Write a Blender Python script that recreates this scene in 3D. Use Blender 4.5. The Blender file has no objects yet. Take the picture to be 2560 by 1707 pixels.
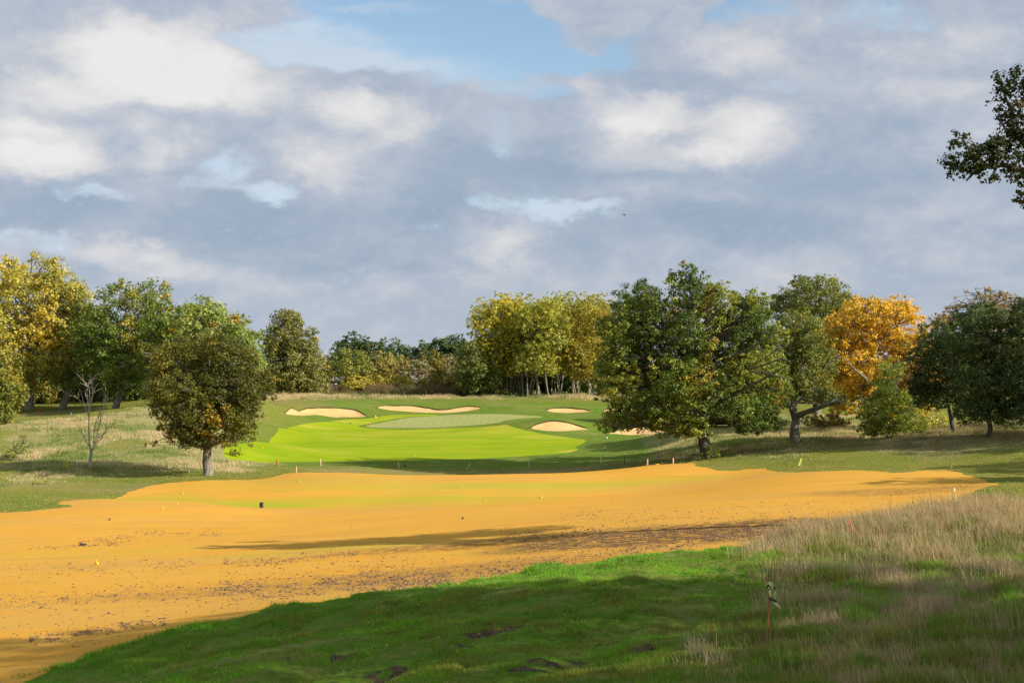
import bpy, math, random
import numpy as np
from math import radians as R, pi

# ------------------------------------------------------------------ camera, sky, sun, exposure
sc = bpy.context.scene
FPX, HX, HY, CZ = 3517.0, 1280.0, 955.0, 9.0      # focal length and horizon in photo pixels, eye height in m
cam_d = bpy.data.cameras.new("camera")
cam = bpy.data.objects.new("camera", cam_d)
sc.collection.objects.link(cam)
cam_d.sensor_width = 36.0
cam_d.lens = 36.0 * FPX / 2560.0
cam_d.clip_start = 0.3
cam_d.clip_end = 20000
cam.location = (0, 0, CZ)
cam.rotation_euler = (R(90) + math.atan((HY - 853.5) / FPX), 0, 0)
sc.camera = cam
SUN_EL, SUN_BACK = R(28), R(25)                   # sun to the right, a little behind the camera
sun_dir = np.array([math.cos(SUN_EL) * math.cos(SUN_BACK), -math.cos(SUN_EL) * math.sin(SUN_BACK), math.sin(SUN_EL)])
sc.view_settings.view_transform = 'Standard'
sc.view_settings.look = 'None'
sc.view_settings.exposure = 0.62
sc.view_settings.gamma = 1.0
sd = bpy.data.lights.new("sun", 'SUN')
sd.energy = 4.4
sd.angle = R(0.5)
sd.color = (1.0, 0.94, 0.82)
sun = bpy.data.objects.new("sun", sd)
sc.collection.objects.link(sun)
from mathutils import Vector
sun.rotation_euler = Vector(sun_dir).to_track_quat('Z', 'Y').to_euler()
sun.location = (40, -30, 60)
sc.cycles.max_bounces = 6
sc.cycles.transparent_max_bounces = 4
sc.cycles.diffuse_bounces = 3
sc.cycles.transmission_bounces = 3


class NT:
    """little helper for node trees"""
    def __init__(self, tree):
        self.t = tree
        self.t.nodes.clear()

    def n(self, typ, **kw):
        nd = self.t.nodes.new(typ)
        for k, v in kw.items():
            setattr(nd, k, v)
        return nd

    def l(self, a, b):
        self.t.links.new(a, b)

    def put(self, sock, v):
        if isinstance(v, bpy.types.NodeSocket):
            self.l(v, sock)
        else:
            sock.default_value = v

    def math(self, op, a, b=None, c=None, clamp=False):
        nd = self.n('ShaderNodeMath', operation=op)
        nd.use_clamp = clamp
        self.put(nd.inputs[0], a)
        if b is not None: self.put(nd.inputs[1], b)
        if c is not None: self.put(nd.inputs[2], c)
        return nd.outputs[0]

    def vmath(self, op, a, b=None, out=0):
        nd = self.n('ShaderNodeVectorMath', operation=op)
        self.put(nd.inputs[0], a)
        if b is not None: self.put(nd.inputs[1], b)
        return nd.outputs[out]

    def mix(self, f, a, b, blend='MIX'):
        nd = self.n('ShaderNodeMix', data_type='RGBA', blend_type=blend)
        self.put(nd.inputs[0], f)
        self.put(nd.inputs[6], a if isinstance(a, bpy.types.NodeSocket) else (*a[:3], 1))
        self.put(nd.inputs[7], b if isinstance(b, bpy.types.NodeSocket) else (*b[:3], 1))
        return nd.outputs[2]

    def noise(self, vec, scale, detail=4, rough=0.55, dist=0.0, out=0):
        nd = self.n('ShaderNodeTexNoise')
        if vec is not None: self.l(vec, nd.inputs['Vector'])
        nd.inputs['Scale'].default_value = scale
        nd.inputs['Detail'].default_value = detail
        nd.inputs['Roughness'].default_value = rough
        nd.inputs['Distortion'].default_value = dist
        return nd.outputs[out]

    def rng(self, v, a, b, c=0.0, d=1.0, smooth=True):
        nd = self.n('ShaderNodeMapRange')
        if smooth: nd.interpolation_type = 'SMOOTHSTEP'
        self.put(nd.inputs[0], v)
        for i, x in enumerate((a, b, c, d)):
            nd.inputs[i + 1].default_value = x
        return nd.outputs[0]

    def mapping(self, vec, scale=(1, 1, 1), loc=(0, 0, 0), rot=(0, 0, 0)):
        nd = self.n('ShaderNodeMapping')
        self.l(vec, nd.inputs[0])
        nd.inputs['Location'].default_value = loc
        nd.inputs['Scale'].default_value = scale
        nd.inputs['Rotation'].default_value = rot
        return nd.outputs[0]


# ---- world: Nishita sky with procedural clouds laid out by compass bearing and elevation
world = bpy.data.worlds.new("World")
sc.world = world
world.use_nodes = True
w = NT(world.node_tree)
tc = w.n('ShaderNodeTexCoord').outputs['Generated']
dirn = w.vmath('NORMALIZE', tc)
sep = w.n('ShaderNodeSeparateXYZ'); w.l(dirn, sep.inputs[0])
az = w.math('ARCTAN2', sep.outputs[0], sep.outputs[1])
el = w.math('ARCSINE', sep.outputs[2])
wn = w.noise(w.mapping(dirn, scale=(1, 1, 1.7)), 7.0, 8, 0.58, out=1)
wn2 = w.noise(w.mapping(dirn, scale=(1, 1, 1.7), loc=(3.1, 1.7, 0.4)), 26.0, 6, 0.6, out=1)
sepn = w.n('ShaderNodeSeparateXYZ'); w.l(wn, sepn.inputs[0])
sepm = w.n('ShaderNodeSeparateXYZ'); w.l(wn2, sepm.inputs[0])
ns = w.math('SUBTRACT', sepn.outputs[0], 0.5); nt = w.math('SUBTRACT', sepn.outputs[1], 0.5)
ms = w.math('SUBTRACT', sepm.outputs[0], 0.5); mt = w.math('SUBTRACT', sepm.outputs[1], 0.5)
azw = w.math('ADD', az, w.math('ADD', w.math('MULTIPLY', ns, 0.05), w.math('MULTIPLY', ms, 0.045)))
elw = w.math('ADD', el, w.math('ADD', w.math('MULTIPLY', nt, 0.035), w.math('MULTIPLY', mt, 0.030)))
cmb = w.n('ShaderNodeCombineXYZ'); w.l(azw, cmb.inputs[0]); w.l(elw, cmb.inputs[1])
cvec = cmb.outputs[0]


def sky_ang(px, py):
    u, v = (px - HX) / FPX, (HY - py) / FPX
    return math.atan(u), math.asin(v / math.sqrt(1 + u * u + v * v))


def ellipses(items, p0=1.0, grow=1.0):
    acc = None
    for (px, py, rx, ry, a) in items:
        rx, ry = rx * grow, ry * grow
        A, E = sky_ang(px, py)
        sx, sy = FPX / rx, FPX / ry
        src = cvec
        if acc is not None:                       # keeps the patches in one chain, so the node stack stays small
            ch = w.n('ShaderNodeVectorMath', operation='MULTIPLY_ADD')
            w.l(acc, ch.inputs[0]); ch.inputs[1].default_value = (1e-6, 1e-6, 0); w.l(cvec, ch.inputs[2]); src = ch.outputs[0]
        m = w.mapping(src, scale=(sx, sy, 0), loc=(-A * sx, -E * sy, 0))
        ln = w.vmath('LENGTH', m, out=1)
        v = w.rng(ln, 0.25, 1.25, a, 0.0)
        acc = v if acc is None else w.math('ADD', acc, v)
    return acc


bright = ellipses([(250, 110, 150, 80, .75), (420, 150, 190, 110, .75), (120, 230, 260, 70, .4), (560, 215, 190, 75, .42), (330, 230, 300, 60, .35),
                   (70, 350, 170, 60, .7), (110, 410, 160, 50, .7), (20, 300, 90, 40, .2), (400, 350, 110, 60, .38), (360, 400, 90, 40, .3), (240, 330, 70, 30, .1),
                   (860, 270, 110, 55, .5), (980, 300, 130, 65, .42), (930, 350, 150, 40, .2), (810, 410, 120, 55, .38), (720, 370, 80, 50, .2),
                   (1600, 290, 150, 65, .62), (1560, 330, 110, 50, .3), (1850, 290, 120, 60, .42), (1840, 370, 150, 60, .48), (1680, 400, 300, 45, .28), (1950, 300, 110, 80, .2),
                   (300, 625, 150, 35, .38), (420, 660, 120, 50, .26), (560, 690, 240, 40, .2), (1290, 585, 90, 45, .42), (1270, 640, 100, 50, .25), (1190, 600, 60, 60, .15),
                   (1450, 150, 60, 90, .25), (1500, 230, 90, 50, .2), (1850, 110, 170, 60, .25), (1950, 160, 150, 60, .15), (2350, 90, 280, 60, .22), (2300, 220, 300, 50, .12), (2250, 560, 130, 50, .18), (2450, 520, 130, 50, .14), (2400, 640, 200, 50, .12),
                   (1600, 600, 120, 50, .1), (1350, 720, 300, 60, .14), (800, 740, 300, 50, .16), (2000, 690, 300, 60, .1), (1900, 480, 60, 30, .08), (700, 560, 70, 26, .1), (1550, 480, 160, 26, .12)])
dark = ellipses([(900, 540, 260, 70, .34), (560, 560, 260, 80, .32), (150, 500, 200, 50, .34), (1130, 430, 150, 90, .3), (1450, 440, 240, 50, .28),
                 (1900, 580, 300, 60, .30), (2150, 450, 300, 70, .22), (900, 650, 260, 50, .28), (1700, 560, 220, 50, .22), (1500, 620, 160, 40, .15),
                 (1700, 190, 220, 40, .2), (2150, 310, 260, 40, .1), (1130, 520, 150, 40, .2), (300, 275, 220, 16, .15), (1360, 400, 120, 60, .15), (60, 560, 150, 30, .2)])
hole = ellipses([(1050, 40, 420, 70, 1.3), (1250, 110, 260, 80, 1.3), (1400, 150, 130, 55, .7), (880, 15, 220, 40, .5), (1850, 12, 170, 40, .8),
                 (1580, 40, 60, 40, .45), (1340, 235, 140, 34, .6), (1180, 190, 190, 50, .7), (1540, 130, 60, 70, .5), (950, 110, 400, 70, .9), (720, 130, 240, 60, .7),
                 (1240, 330, 70, 80, .5), (560, 420, 110, 50, .5), (250, 485, 150, 26, .6), (680, 480, 90, 32, .7), (90, 605, 220, 30, .55), (1400, 530, 190, 28, .55), (1230, 510, 60, 30, .4),
                 (2200, 20, 300, 36, .5), (2050, 200, 240, 18, .4), (480, 470, 120, 24, .4), (1000, 560, 120, 20, .2)])
veil = ellipses([(750, 130, 360, 60, .8), (950, 175, 330, 45, .8), (1250, 215, 240, 22, .5), (900, 25, 200, 16, .4), (2150, 40, 380, 60, .7), (640, 90, 260, 60, .6),
                 (1400, 530, 280, 50, 1.0), (250, 480, 200, 40, 1.0), (690, 480, 130, 60, 1.0), (560, 410, 150, 70, .9), (100, 600, 280, 50, 1.0), (1240, 330, 110, 110, .9), (2000, 200, 300, 30, .8), (480, 470, 160, 40, .9)])
cn = w.noise(w.mapping(dirn, scale=(1, 1, 2.2)), 5.5, 9, 0.6)
cn2 = w.noise(w.mapping(dirn, scale=(1, 1, 2.0), loc=(5, 2, 1)), 15.0, 8, 0.62, 0.4)
cn3 = w.noise(w.mapping(dirn, scale=(1, 1, 1.5), loc=(1, 7, 2)), 48.0, 6, 0.62, 0.6)
cb = w.math('SUBTRACT', w.math('MULTIPLY', bright, 1.05), w.math('MULTIPLY', dark, 0.75))
cb = w.math('ADD', cb, w.math('MULTIPLY', w.math('SUBTRACT', cn, 0.5), 0.55))
cb = w.math('ADD', cb, w.math('MULTIPLY', w.math('SUBTRACT', cn2, 0.5), 1.05))
cb = w.math('ADD', cb, w.math('MULTIPLY', w.math('SUBTRACT', cn3, 0.5), 0.45))
ramp = w.n('ShaderNodeValToRGB')
w.l(w.math('ADD', w.math('MULTIPLY', cb, 0.62), 0.37), ramp.inputs[0])
cr = ramp.color_ramp
cr.interpolation = 'B_SPLINE'
cr.elements[0].position = 0.0; cr.elements[0].color = (0.185, 0.243, 0.322, 1)
cr.elements[1].position = 1.0; cr.elements[1].color = (0.555, 0.552, 0.545, 1)
for p, c in ((0.22, (0.222, 0.278, 0.352)), (0.40, (0.285, 0.325, 0.392)), (0.58, (0.390, 0.398, 0.432)), (0.78, (0.492, 0.488, 0.485))):
    e = cr.elements.new(p); e.color = (*c, 1)
skyt = w.n('ShaderNodeTexSky', sky_type='NISHITA')
skyt.sun_disc = False
skyt.sun_elevation = SUN_EL
skyt.sun_rotation = R(90) + SUN_BACK
skyt.altitude = 50
skyt.air_density = 1.0
skyt.dust_density = 0.6
skyt.ozone_density = 2.0
blue = w.mix(1.0, skyt.outputs[0], (0.118, 0.114, 0.106), 'MULTIPLY')
cirr = w.noise(w.mapping(dirn, scale=(1, 1, 7), rot=(0, 0.12, 0)), 9.0, 7, 0.6)
veilf = w.math('MULTIPLY', veil, w.rng(cirr, 0.25, 0.6, 0.45, 1.0), clamp=True)
veiled = w.mix(w.math('MULTIPLY', veilf, 0.9), blue, (0.385, 0.445, 0.515))
cov = w.math('SUBTRACT', w.math('ADD', 0.86, w.math('MULTIPLY', w.math('SUBTRACT', cn2, 0.5), 1.5)), hole)
cov = w.math('ADD', cov, w.math('MULTIPLY', w.math('SUBTRACT', cn, 0.5), 0.8))
cov = w.math('ADD', cov, w.math('ADD', w.math('MULTIPLY', bright, 0.3), w.math('MULTIPLY', w.math('SUBTRACT', cn3, 0.5), 0.9)))
covf = w.rng(cov, 0.02, 0.72, 0.0, 0.97)
skycol = w.mix(covf, veiled, ramp.outputs[0])
hz = w.rng(el, 0.0, 0.085, 1.0, 0.0)
skycol = w.mix(w.math('MULTIPLY', hz, 0.45), skycol, (0.360, 0.385, 0.435))
bg = w.n('ShaderNodeBackground'); w.l(skycol, bg.inputs[0]); bg.inputs[1].default_value = 1.0
wo = w.n('ShaderNodeOutputWorld'); w.l(bg.outputs[0], wo.inputs[0])
world.cycles.sampling_method = 'MANUAL'
world.cycles.sample_map_resolution = 512

# ------------------------------------------------------------------ numpy helpers
rng = np.random.default_rng(7)


def vnoise(x, y, seed=0):
    xi = np.floor(x).astype(np.int64); yi = np.floor(y).astype(np.int64)
    fx = x - xi; fy = y - yi
    fx = fx * fx * (3 - 2 * fx); fy = fy * fy * (3 - 2 * fy)

    def h(a, b):
        n = (a * 374761393 + b * 668265263 + seed * 1442695041) & 0x7fffffff
        n = ((n ^ (n >> 13)) * 1274126177) & 0x7fffffff
        n = ((n ^ (n >> 15)) * 668265263) & 0x7fffffff
        return (n & 0xffff) / 65535.0
    return (h(xi, yi) * (1 - fx) + h(xi + 1, yi) * fx) * (1 - fy) + (h(xi, yi + 1) * (1 - fx) + h(xi + 1, yi + 1) * fx) * fy


def fbm(x, y, oct=4, seed=0):
    s = 0; a = 0.5; t = 0
    for i in range(oct):
        s = s + a * vnoise(x * 2 ** i + 17.3 * i, y * 2 ** i + 9.1 * i, seed + i); t += a; a *= 0.5
    return s / t


# ------------------------------------------------------------------ terrain from surveyed points (photo x, photo y, distance)
CP = [
 # foreground right (mound the camera stands on) and lawn
 (1900, 1625, 24), (2500, 1690, 17), (2500, 1550, 24.5), (2560, 1400, 36), (2500, 1255, 56), (2200, 1330, 44), (2200, 1500, 31),
 (1500, 1690, 22.5), (1100, 1690, 25), (900, 1600, 30), (1300, 1560, 30), (1700, 1450, 36), (1840, 1385, 43), (2000, 1350, 46), (600, 1700, 27.5),
 (300, 1700, 30.5), (0, 1707, 33), (500, 1580, 36), (900, 1500, 38), (1250, 1450, 42),
 # sand fairway
 (0, 1560, 42), (0, 1450, 54), (0, 1350, 69), (-400, 1300, 80), (300, 1450, 52), (640, 1400, 57), (640, 1330, 70), (200, 1320, 74),
 (1000, 1440, 47), (1000, 1350, 61), (1000, 1300, 73), (1300, 1400, 49), (1300, 1330, 60), (1650, 1380, 47), (1650, 1300, 60), (2000, 1310, 54),
 (180, 1249, 87), (400, 1257, 84), (560, 1272, 82), (700, 1285, 81), (1000, 1277, 81), (1250, 1262, 84), (1650, 1248, 82), (2000, 1240, 74), (2300, 1262, 64),
 (330, 1232, 99), (500, 1246, 96), (655, 1267, 89.5), (850, 1255, 93), (1000, 1243, 95), (1300, 1235, 96), (1650, 1222, 96), (2000, 1205, 88), (2330, 1215, 80), (2450, 1210, 79),
 (0, 1278, 84), (100, 1262, 88),
 (640, 1198, 106), (520, 1200, 104), (740, 1182, 108.5), (900, 1184, 109), (1100, 1188, 109), (1300, 1186, 109), (1480, 1179, 109), (1620, 1163, 109.5), (1725, 1155, 110),
 (1850, 1173, 104), (2000, 1178, 97), (2150, 1174, 95), (2380, 1176, 92), (2560, 1180, 90), (2520, 1215, 76),
 # left mound and hollow
 (522, 1187, 109), (440, 1183, 112), (300, 1180, 112), (225, 1172, 113), (100, 1195, 107), (0, 1215, 101), (0, 1245, 93),
 (100, 1150, 121), (300, 1135, 124), (430, 1130, 126), (30, 1120, 128), (200, 1085, 137), (400, 1080, 140), (80, 1065, 143), (300, 1045, 152),
 (450, 1020, 160), (560, 1090, 141), (600, 1130, 130), (690, 1160, 126), (60, 1055, 158), (130, 1035, 172), (290, 1022, 176), (430, 1005, 178),
 (640, 1000, 190), (75, 1025, 183), (620, 1050, 165), (-300, 1040, 160),
 # ditch and bank beyond the crest
 (760, 1192, 112.5), (900, 1203, 113), (1100, 1206, 113.5), (1300, 1203, 113.5), (1480, 1196, 113.5), (1600, 1180, 113.5),
 (760, 1172, 118), (900, 1179, 117.5), (1100, 1184, 118), (1300, 1181, 118), (1500, 1168, 119), (1620, 1156, 118),
 (800, 1165, 121), (1000, 1171, 121), (1170, 1174, 121.5), (1322, 1170, 122), (1500, 1156, 124), (1640, 1148, 122),
 # green complex
 (640, 1155, 128), (850, 1151, 130), (1100, 1149, 130), (1350, 1136, 137), (1550, 1125, 140), (1640, 1120, 137),
 (650, 1110, 154), (850, 1105, 158), (1100, 1100, 160), (1300, 1095, 161), (1500, 1092, 162), (1600, 1095, 158),
 (720, 1070, 176), (900, 1064, 185), (1050, 1070, 181), (1200, 1068, 180), (1000, 1042, 200), (1200, 1036, 205), (1370, 1042, 200),
 (1260, 1062, 176), (1400, 1077, 170), (1385, 1052, 174), (1385, 1046, 178), (1330, 1068, 172), (1460, 1070, 173), (1300, 1056, 180),
 (1600, 1084, 172), (1640, 1066, 177), (1640, 1060, 181), (1500, 1058, 186),
 (820, 1041, 203), (820, 1020, 208), (820, 1008, 213), (1060, 1029, 212), (1030, 1014, 216), (1150, 1030, 212), (1170, 1015, 216), (1100, 1002, 222),
 (700, 1005, 212), (1420, 1031, 212), (1410, 1019, 216), (1410, 1003, 223), (1550, 1022, 216), (1500, 1035, 206), (1600, 1005, 222), (1300, 1020, 214),
 (700, 993, 226), (900, 990, 232), (1200, 992, 232), (1500, 993, 232), (800, 984, 250), (1200, 985, 250), (1600, 987, 250),
 # right side
 (1768, 1141, 116), (1690, 1150, 116.5), (1800, 1120, 121), (1900, 1112, 121), (1985, 1103, 123), (1750, 1095, 135), (1700, 1080, 146), (1900, 1068, 148), (1800, 1045, 165),
 (2000, 1140, 108), (2200, 1125, 108), (2380, 1150, 100), (2540, 1135, 98), (2100, 1090, 127), (2180, 1105, 120), (2300, 1088, 116), (2385, 1080, 114), (2470, 1092, 108),
 (2560, 1080, 110), (2050, 1060, 150), (2140, 1040, 172), (2140, 1000, 195), (2300, 1010, 190), (2000, 1010, 205), (2560, 1040, 150),
]
cp = np.array([((a - HX) / FPX * y, y, CZ - y * (b - HY) / FPX) for a, b, y in CP])
extra = np.array([(0, 0, 7.3), (8, 6, 6.9), (-8, 6, 6.2), (14, 4, 7.0), (-20, 8, 3.6), (25, 25, 5.4), (40, 50, 4.9), (60, 90, 4.9), (-45, 40, 1.8), (-70, 80, 2.6),
                  (-90, 150, 5.0), (80, 150, 5.5), (0, -40, 7), (60, -40, 7), (-60, -40, 4), (0, 300, 6.3), (-120, 300, 6.3), (120, 300, 6.5), (0, 420, 6.4), (-300, 200, 6), (300, 200, 6.5),
                  (-300, 0, 5), (300, 0, 6.5), (-300, 420, 6), (300, 420, 6.5), (0, 700, 6.5), (-600, 700, 6), (600, 700, 6), (-600, -200, 5), (600, -200, 5)], float)
P = np.vstack([cp, extra])
SC = 100.0


def tps_k(r2):
    return 0.5 * r2 * np.log(r2 + 1e-12)


def tps_fit(P, lam):
    n = len(P); X = P[:, :2] / SC
    K = tps_k(((X[:, None] - X[None]) ** 2).sum(-1)) + np.eye(n) * lam
    A = np.zeros((n + 3, n + 3)); A[:n, :n] = K
    Q = np.hstack([np.ones((n, 1)), X]); A[:n, n:] = Q; A[n:, :n] = Q.T
    b = np.zeros(n + 3); b[:n] = P[:, 2]
    return X, np.linalg.solve(A, b)


TX, TW = tps_fit(P, 2e-5)


def smooth_h(x, y):
    sh = x.shape; x = np.clip(x.ravel(), -600, 600) / SC; y = np.clip(y.ravel(), -200, 700) / SC
    out = np.empty_like(x)
    for i in range(0, len(x), 40000):
        a = x[i:i + 40000]; b = y[i:i + 40000]
        K = tps_k((a[:, None] - TX[None, :, 0]) ** 2 + (b[:, None] - TX[None, :, 1]) ** 2)
        out[i:i + 40000] = K @ TW[:-3] + TW[-3] + TW[-2] * a + TW[-1] * b
    return out.reshape(sh)


def height(x, y):
    x = np.asarray(x, float); y = np.asarray(y, float)
    return smooth_h(x, y) + (fbm(x * 0.12, y * 0.12, 3, 3) - 0.5) * 0.22


# height lookup table in (u=x/y, log y) so rays are cheap
LU = np.linspace(-0.62, 0.62, 500); LY = np.exp(np.linspace(math.log(10), math.log(420), 900))
gu, gy = np.meshgrid(LU, LY)
HT = height(gu * gy, gy)


def hlook(u, y):
    fu = np.clip((u - LU[0]) / (LU[1] - LU[0]), 0, len(LU) - 1.001)
    fy = np.clip((np.log(y) - math.log(10)) / (math.log(42) / 899), 0, 898.999)
    a = fu.astype(int); b = fy.astype(int); fu = fu - a; fy = fy - b
    return (HT[b, a] * (1 - fu) + HT[b, a + 1] * fu) * (1 - fy) + (HT[b + 1, a] * (1 - fu) + HT[b + 1, a + 1] * fu) * fy


def hit(px, py):
    """where the sight line through a photo point first meets the ground"""
    px = np.atleast_1d(np.asarray(px, float)); py = np.atleast_1d(np.asarray(py, float))
    u = (px - HX) / FPX; s = (HY - py) / FPX
    Y = np.full(len(px), np.nan)
    for i in range(0, len(px), 2000):
        uu = u[i:i + 2000]; ss = s[i:i + 2000]
        G = CZ + ss[:, None] * LY[None] - hlook(np.repeat(uu[:, None], len(LY), 1), np.repeat(LY[None], len(uu), 0))
        below = G < 0
        k = np.where(below.any(1), below.argmax(1), len(LY) - 1); k = np.maximum(k, 1)
        r = np.arange(len(uu)); g0 = G[r, k - 1]; g1 = G[r, k]
        f = np.clip(g0 / (g0 - g1 + 1e-9), 0, 1)
        Y[i:i + 2000] = LY[k - 1] * (1 - f) + LY[k] * f
    return u * Y, Y


def ground(x, y):
    return float(height(np.array([x]), np.array([y]))[0])


def at(px, py):
    x, y = hit([px], [py])
    return float(x[0]), float(y[0]), ground(float(x[0]), float(y[0]))


def wpoly(pts, smooth=2):
    """photo outline -> outline on the ground (world metres)"""
    p = np.array([q[:2] for q in pts], float)
    xs, ys = hit(p[:, 0], p[:, 1])
    for i, q in enumerate(pts):
        if len(q) == 3:
            ys[i] = q[2]; xs[i] = (q[0] - HX) / FPX * q[2]
    P2 = np.stack([xs, ys], 1)
    for _ in range(smooth):
        nx = np.roll(P2, -1, 0)
        P2 = np.stack([P2 * .75 + nx * .25, P2 * .25 + nx * .75], 1).reshape(-1, 2)
    return P2


def sdist(x, y, poly):
    """signed distance to polygon, positive inside"""
    x = np.asarray(x); y = np.asarray(y)
    d = np.full(x.shape, 1e9); ins = np.zeros(x.shape, bool)
    lo = poly.min(0) - 12; hi = poly.max(0) + 12
    m = (x > lo[0]) & (x < hi[0]) & (y > lo[1]) & (y < hi[1])
    xx = x[m]; yy = y[m]; dd = np.full(xx.shape, 1e9); ii = np.zeros(xx.shape, bool)
    n = len(poly)
    for i in range(n):
        ax, ay = poly[i]; bx, by = poly[(i + 1) % n]
        ex, ey = bx - ax, by - ay; L = ex * ex + ey * ey + 1e-12
        t = np.clip(((xx - ax) * ex + (yy - ay) * ey) / L, 0, 1)
        dd = np.minimum(dd, (xx - ax - t * ex) ** 2 + (yy - ay - t * ey) ** 2)
        c = (ay > yy) != (by > yy)
        ii ^= c & (xx < (bx - ax) * (yy - ay) / (by - ay + 1e-12) + ax)
    d[m] = np.sqrt(dd); ins[m] = ii
    return np.where(ins, d, -d)


def sstep(v, a, b):
    t = np.clip((v - a) / (b - a), 0, 1)
    return t * t * (3 - 2 * t)


def blobs(x, y, items, margin=1.6):
    """soft round patches given in photo pixels: centre, radii"""
    out = np.zeros(np.shape(x))
    for (px, py, rx, ry, a) in items:
        cx, cy = hit([px], [py]); _, y0 = hit([px], [py + ry]); _, y1 = hit([px], [py - ry])
        Rx = rx / FPX * cy[0]; Ry = max((y1[0] - y0[0]) / 2, 0.3)
        cyc = (y1[0] + y0[0]) / 2
        q = ((x - cx[0]) / Rx) ** 2 + ((y - cyc) / Ry) ** 2
        out = np.maximum(out, a * (1 - sstep(q, 0.35, margin)))
    return out


# ------------------------------------------------------------------ outlines on the ground
Z_SAND = wpoly([(-400, 1300, 80), (0, 1280), (60, 1278), (130, 1270), (195, 1263), (135, 1258), (165, 1247), (215, 1245, 89.5), (262, 1245, 93), (300, 1239), (330, 1226), (400, 1207),
                (500, 1201), (640, 1197), (700, 1190), (733, 1181), (745, 1176, 110), (900, 1180, 110.6), (1000, 1184, 110.6), (1150, 1187, 110.6), (1300, 1184, 110.6), (1450, 1180, 110.6),
                (1520, 1172, 110.8), (1600, 1163, 111), (1680, 1155, 111.5), (1738, 1153, 111.5), (1728, 1160), (1765, 1170), (1810, 1176), (1860, 1173), (1905, 1169), (1935, 1176), (1970, 1181), (2060, 1177),
                (2150, 1174), (2200, 1178), (2230, 1183), (2290, 1177), (2335, 1174), (2395, 1175), (2412, 1187), (2450, 1196), (2500, 1207), (2455, 1218), (2425, 1230), (2360, 1256), (2400, 1262),
                (2370, 1280), (2200, 1308), (2000, 1338), (1860, 1366), (1780, 1376), (1640, 1386), (1500, 1402), (1370, 1416), (1250, 1441), (1070, 1476), (900, 1492), (640, 1531), (400, 1582), (180, 1652), (40, 1710),
                (-150, 1790, 27), (-900, 1800, 40)], 1)
Z_BRIGHT = wpoly([(560, 1145), (600, 1154), (700, 1154), (850, 1151), (1000, 1151), (1130, 1148), (1250, 1144), (1350, 1136), (1425, 1131), (1450, 1122), (1435, 1119), (1475, 1100), (1400, 1090),
                  (1330, 1079), (1290, 1071), (1262, 1061), (1235, 1063), (1150, 1069), (1050, 1073), (960, 1072), (905, 1068), (888, 1064), (930, 1057), (975, 1050), (1000, 1044), (1050, 1040), (1105, 1038), (1085, 1034),
                  (1000, 1036), (940, 1041), (880, 1048), (800, 1055), (750, 1061), (712, 1069), (694, 1078), (692, 1088), (676, 1097), (640, 1105), (600, 1109), (560, 1112)], 2)
Z_GREEN = wpoly([(903, 1065), (950, 1057), (985, 1050), (1010, 1045), (1060, 1041), (1110, 1037), (1200, 1034), (1300, 1037), (1375, 1042), (1310, 1045), (1262, 1050), (1240, 1058), (1150, 1065), (1050, 1070), (960, 1069)], 2)
BUNK = [
 [(708, 1034), (722, 1028), (748, 1021), (800, 1019), (860, 1021), (895, 1026), (908, 1034), (922, 1041), (880, 1042), (840, 1041), (780, 1039), (730, 1037)],
 [(938, 1018), (955, 1014), (1000, 1014), (1035, 1015), (1065, 1019), (1098, 1025), (1125, 1023), (1160, 1016), (1190, 1016), (1208, 1020), (1170, 1027), (1100, 1031), (1060, 1030), (1000, 1027), (960, 1022)],
 [(1362, 1025), (1380, 1021), (1405, 1019), (1440, 1021), (1485, 1027), (1450, 1030), (1410, 1031), (1380, 1029)],
 [(1322, 1070), (1340, 1061), (1362, 1055), (1390, 1052), (1420, 1057), (1445, 1064), (1478, 1073), (1440, 1075), (1400, 1077), (1350, 1075)],
 [(1500, 1027), (1530, 1021), (1580, 1020), (1620, 1024), (1600, 1029), (1540, 1029)],
 [(1515, 1083), (1540, 1077), (1575, 1069), (1630, 1065), (1690, 1068), (1740, 1076), (1720, 1083), (1640, 1085), (1560, 1084)],
]
Z_BUNK = [wpoly(b, 2) for b in BUNK]
Z_ROUGH = [wpoly([(-300, 1250, 95), (0, 1245), (0, 1062), (60, 1056), (200, 1042), (330, 1030), (420, 1008), (560, 1000, 185), (640, 995, 195), (655, 1010, 185), (610, 1050), (545, 1120), (640, 1135), (700, 1160), (640, 1178), (540, 1180), (440, 1178), (380, 1180), (300, 1190), (260, 1196), (200, 1190), (100, 1215), (60, 1225)], 1),
           wpoly([(1610, 1090), (1625, 1120), (1600, 1140), (1660, 1152), (1745, 1149), (1790, 1137), (1850, 1138), (1900, 1150), (1975, 1146), (2010, 1136), (2100, 1124), (2180, 1128), (2260, 1138), (2340, 1143), (2440, 1128), (2700, 1120, 101), (2700, 1060, 130), (2300, 1030, 150), (2100, 1030), (1900, 1040), (1700, 1060, 165), (1640, 1078)], 1),
           wpoly([(560, 1010, 205), (700, 1003, 216), (860, 1003, 219), (1000, 998, 226), (1200, 997, 227), (1240, 1003, 222), (1260, 1000, 226), (1450, 996, 227), (1620, 994, 227), (1640, 990, 238), (1400, 991, 234), (1250, 992, 232), (1000, 990, 233), (640, 990, 236), (500, 992, 220)], 1)]
Z_TALL = wpoly([(1845, 1395), (1850, 1375), (2000, 1345), (2200, 1314), (2380, 1286), (2560, 1262), (2900, 1240), (2900, 1790, 12), (1720, 1790, 14.5), (1700, 1690), (1730, 1600), (1850, 1560), (1900, 1500), (1830, 1450)], 1)
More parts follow.
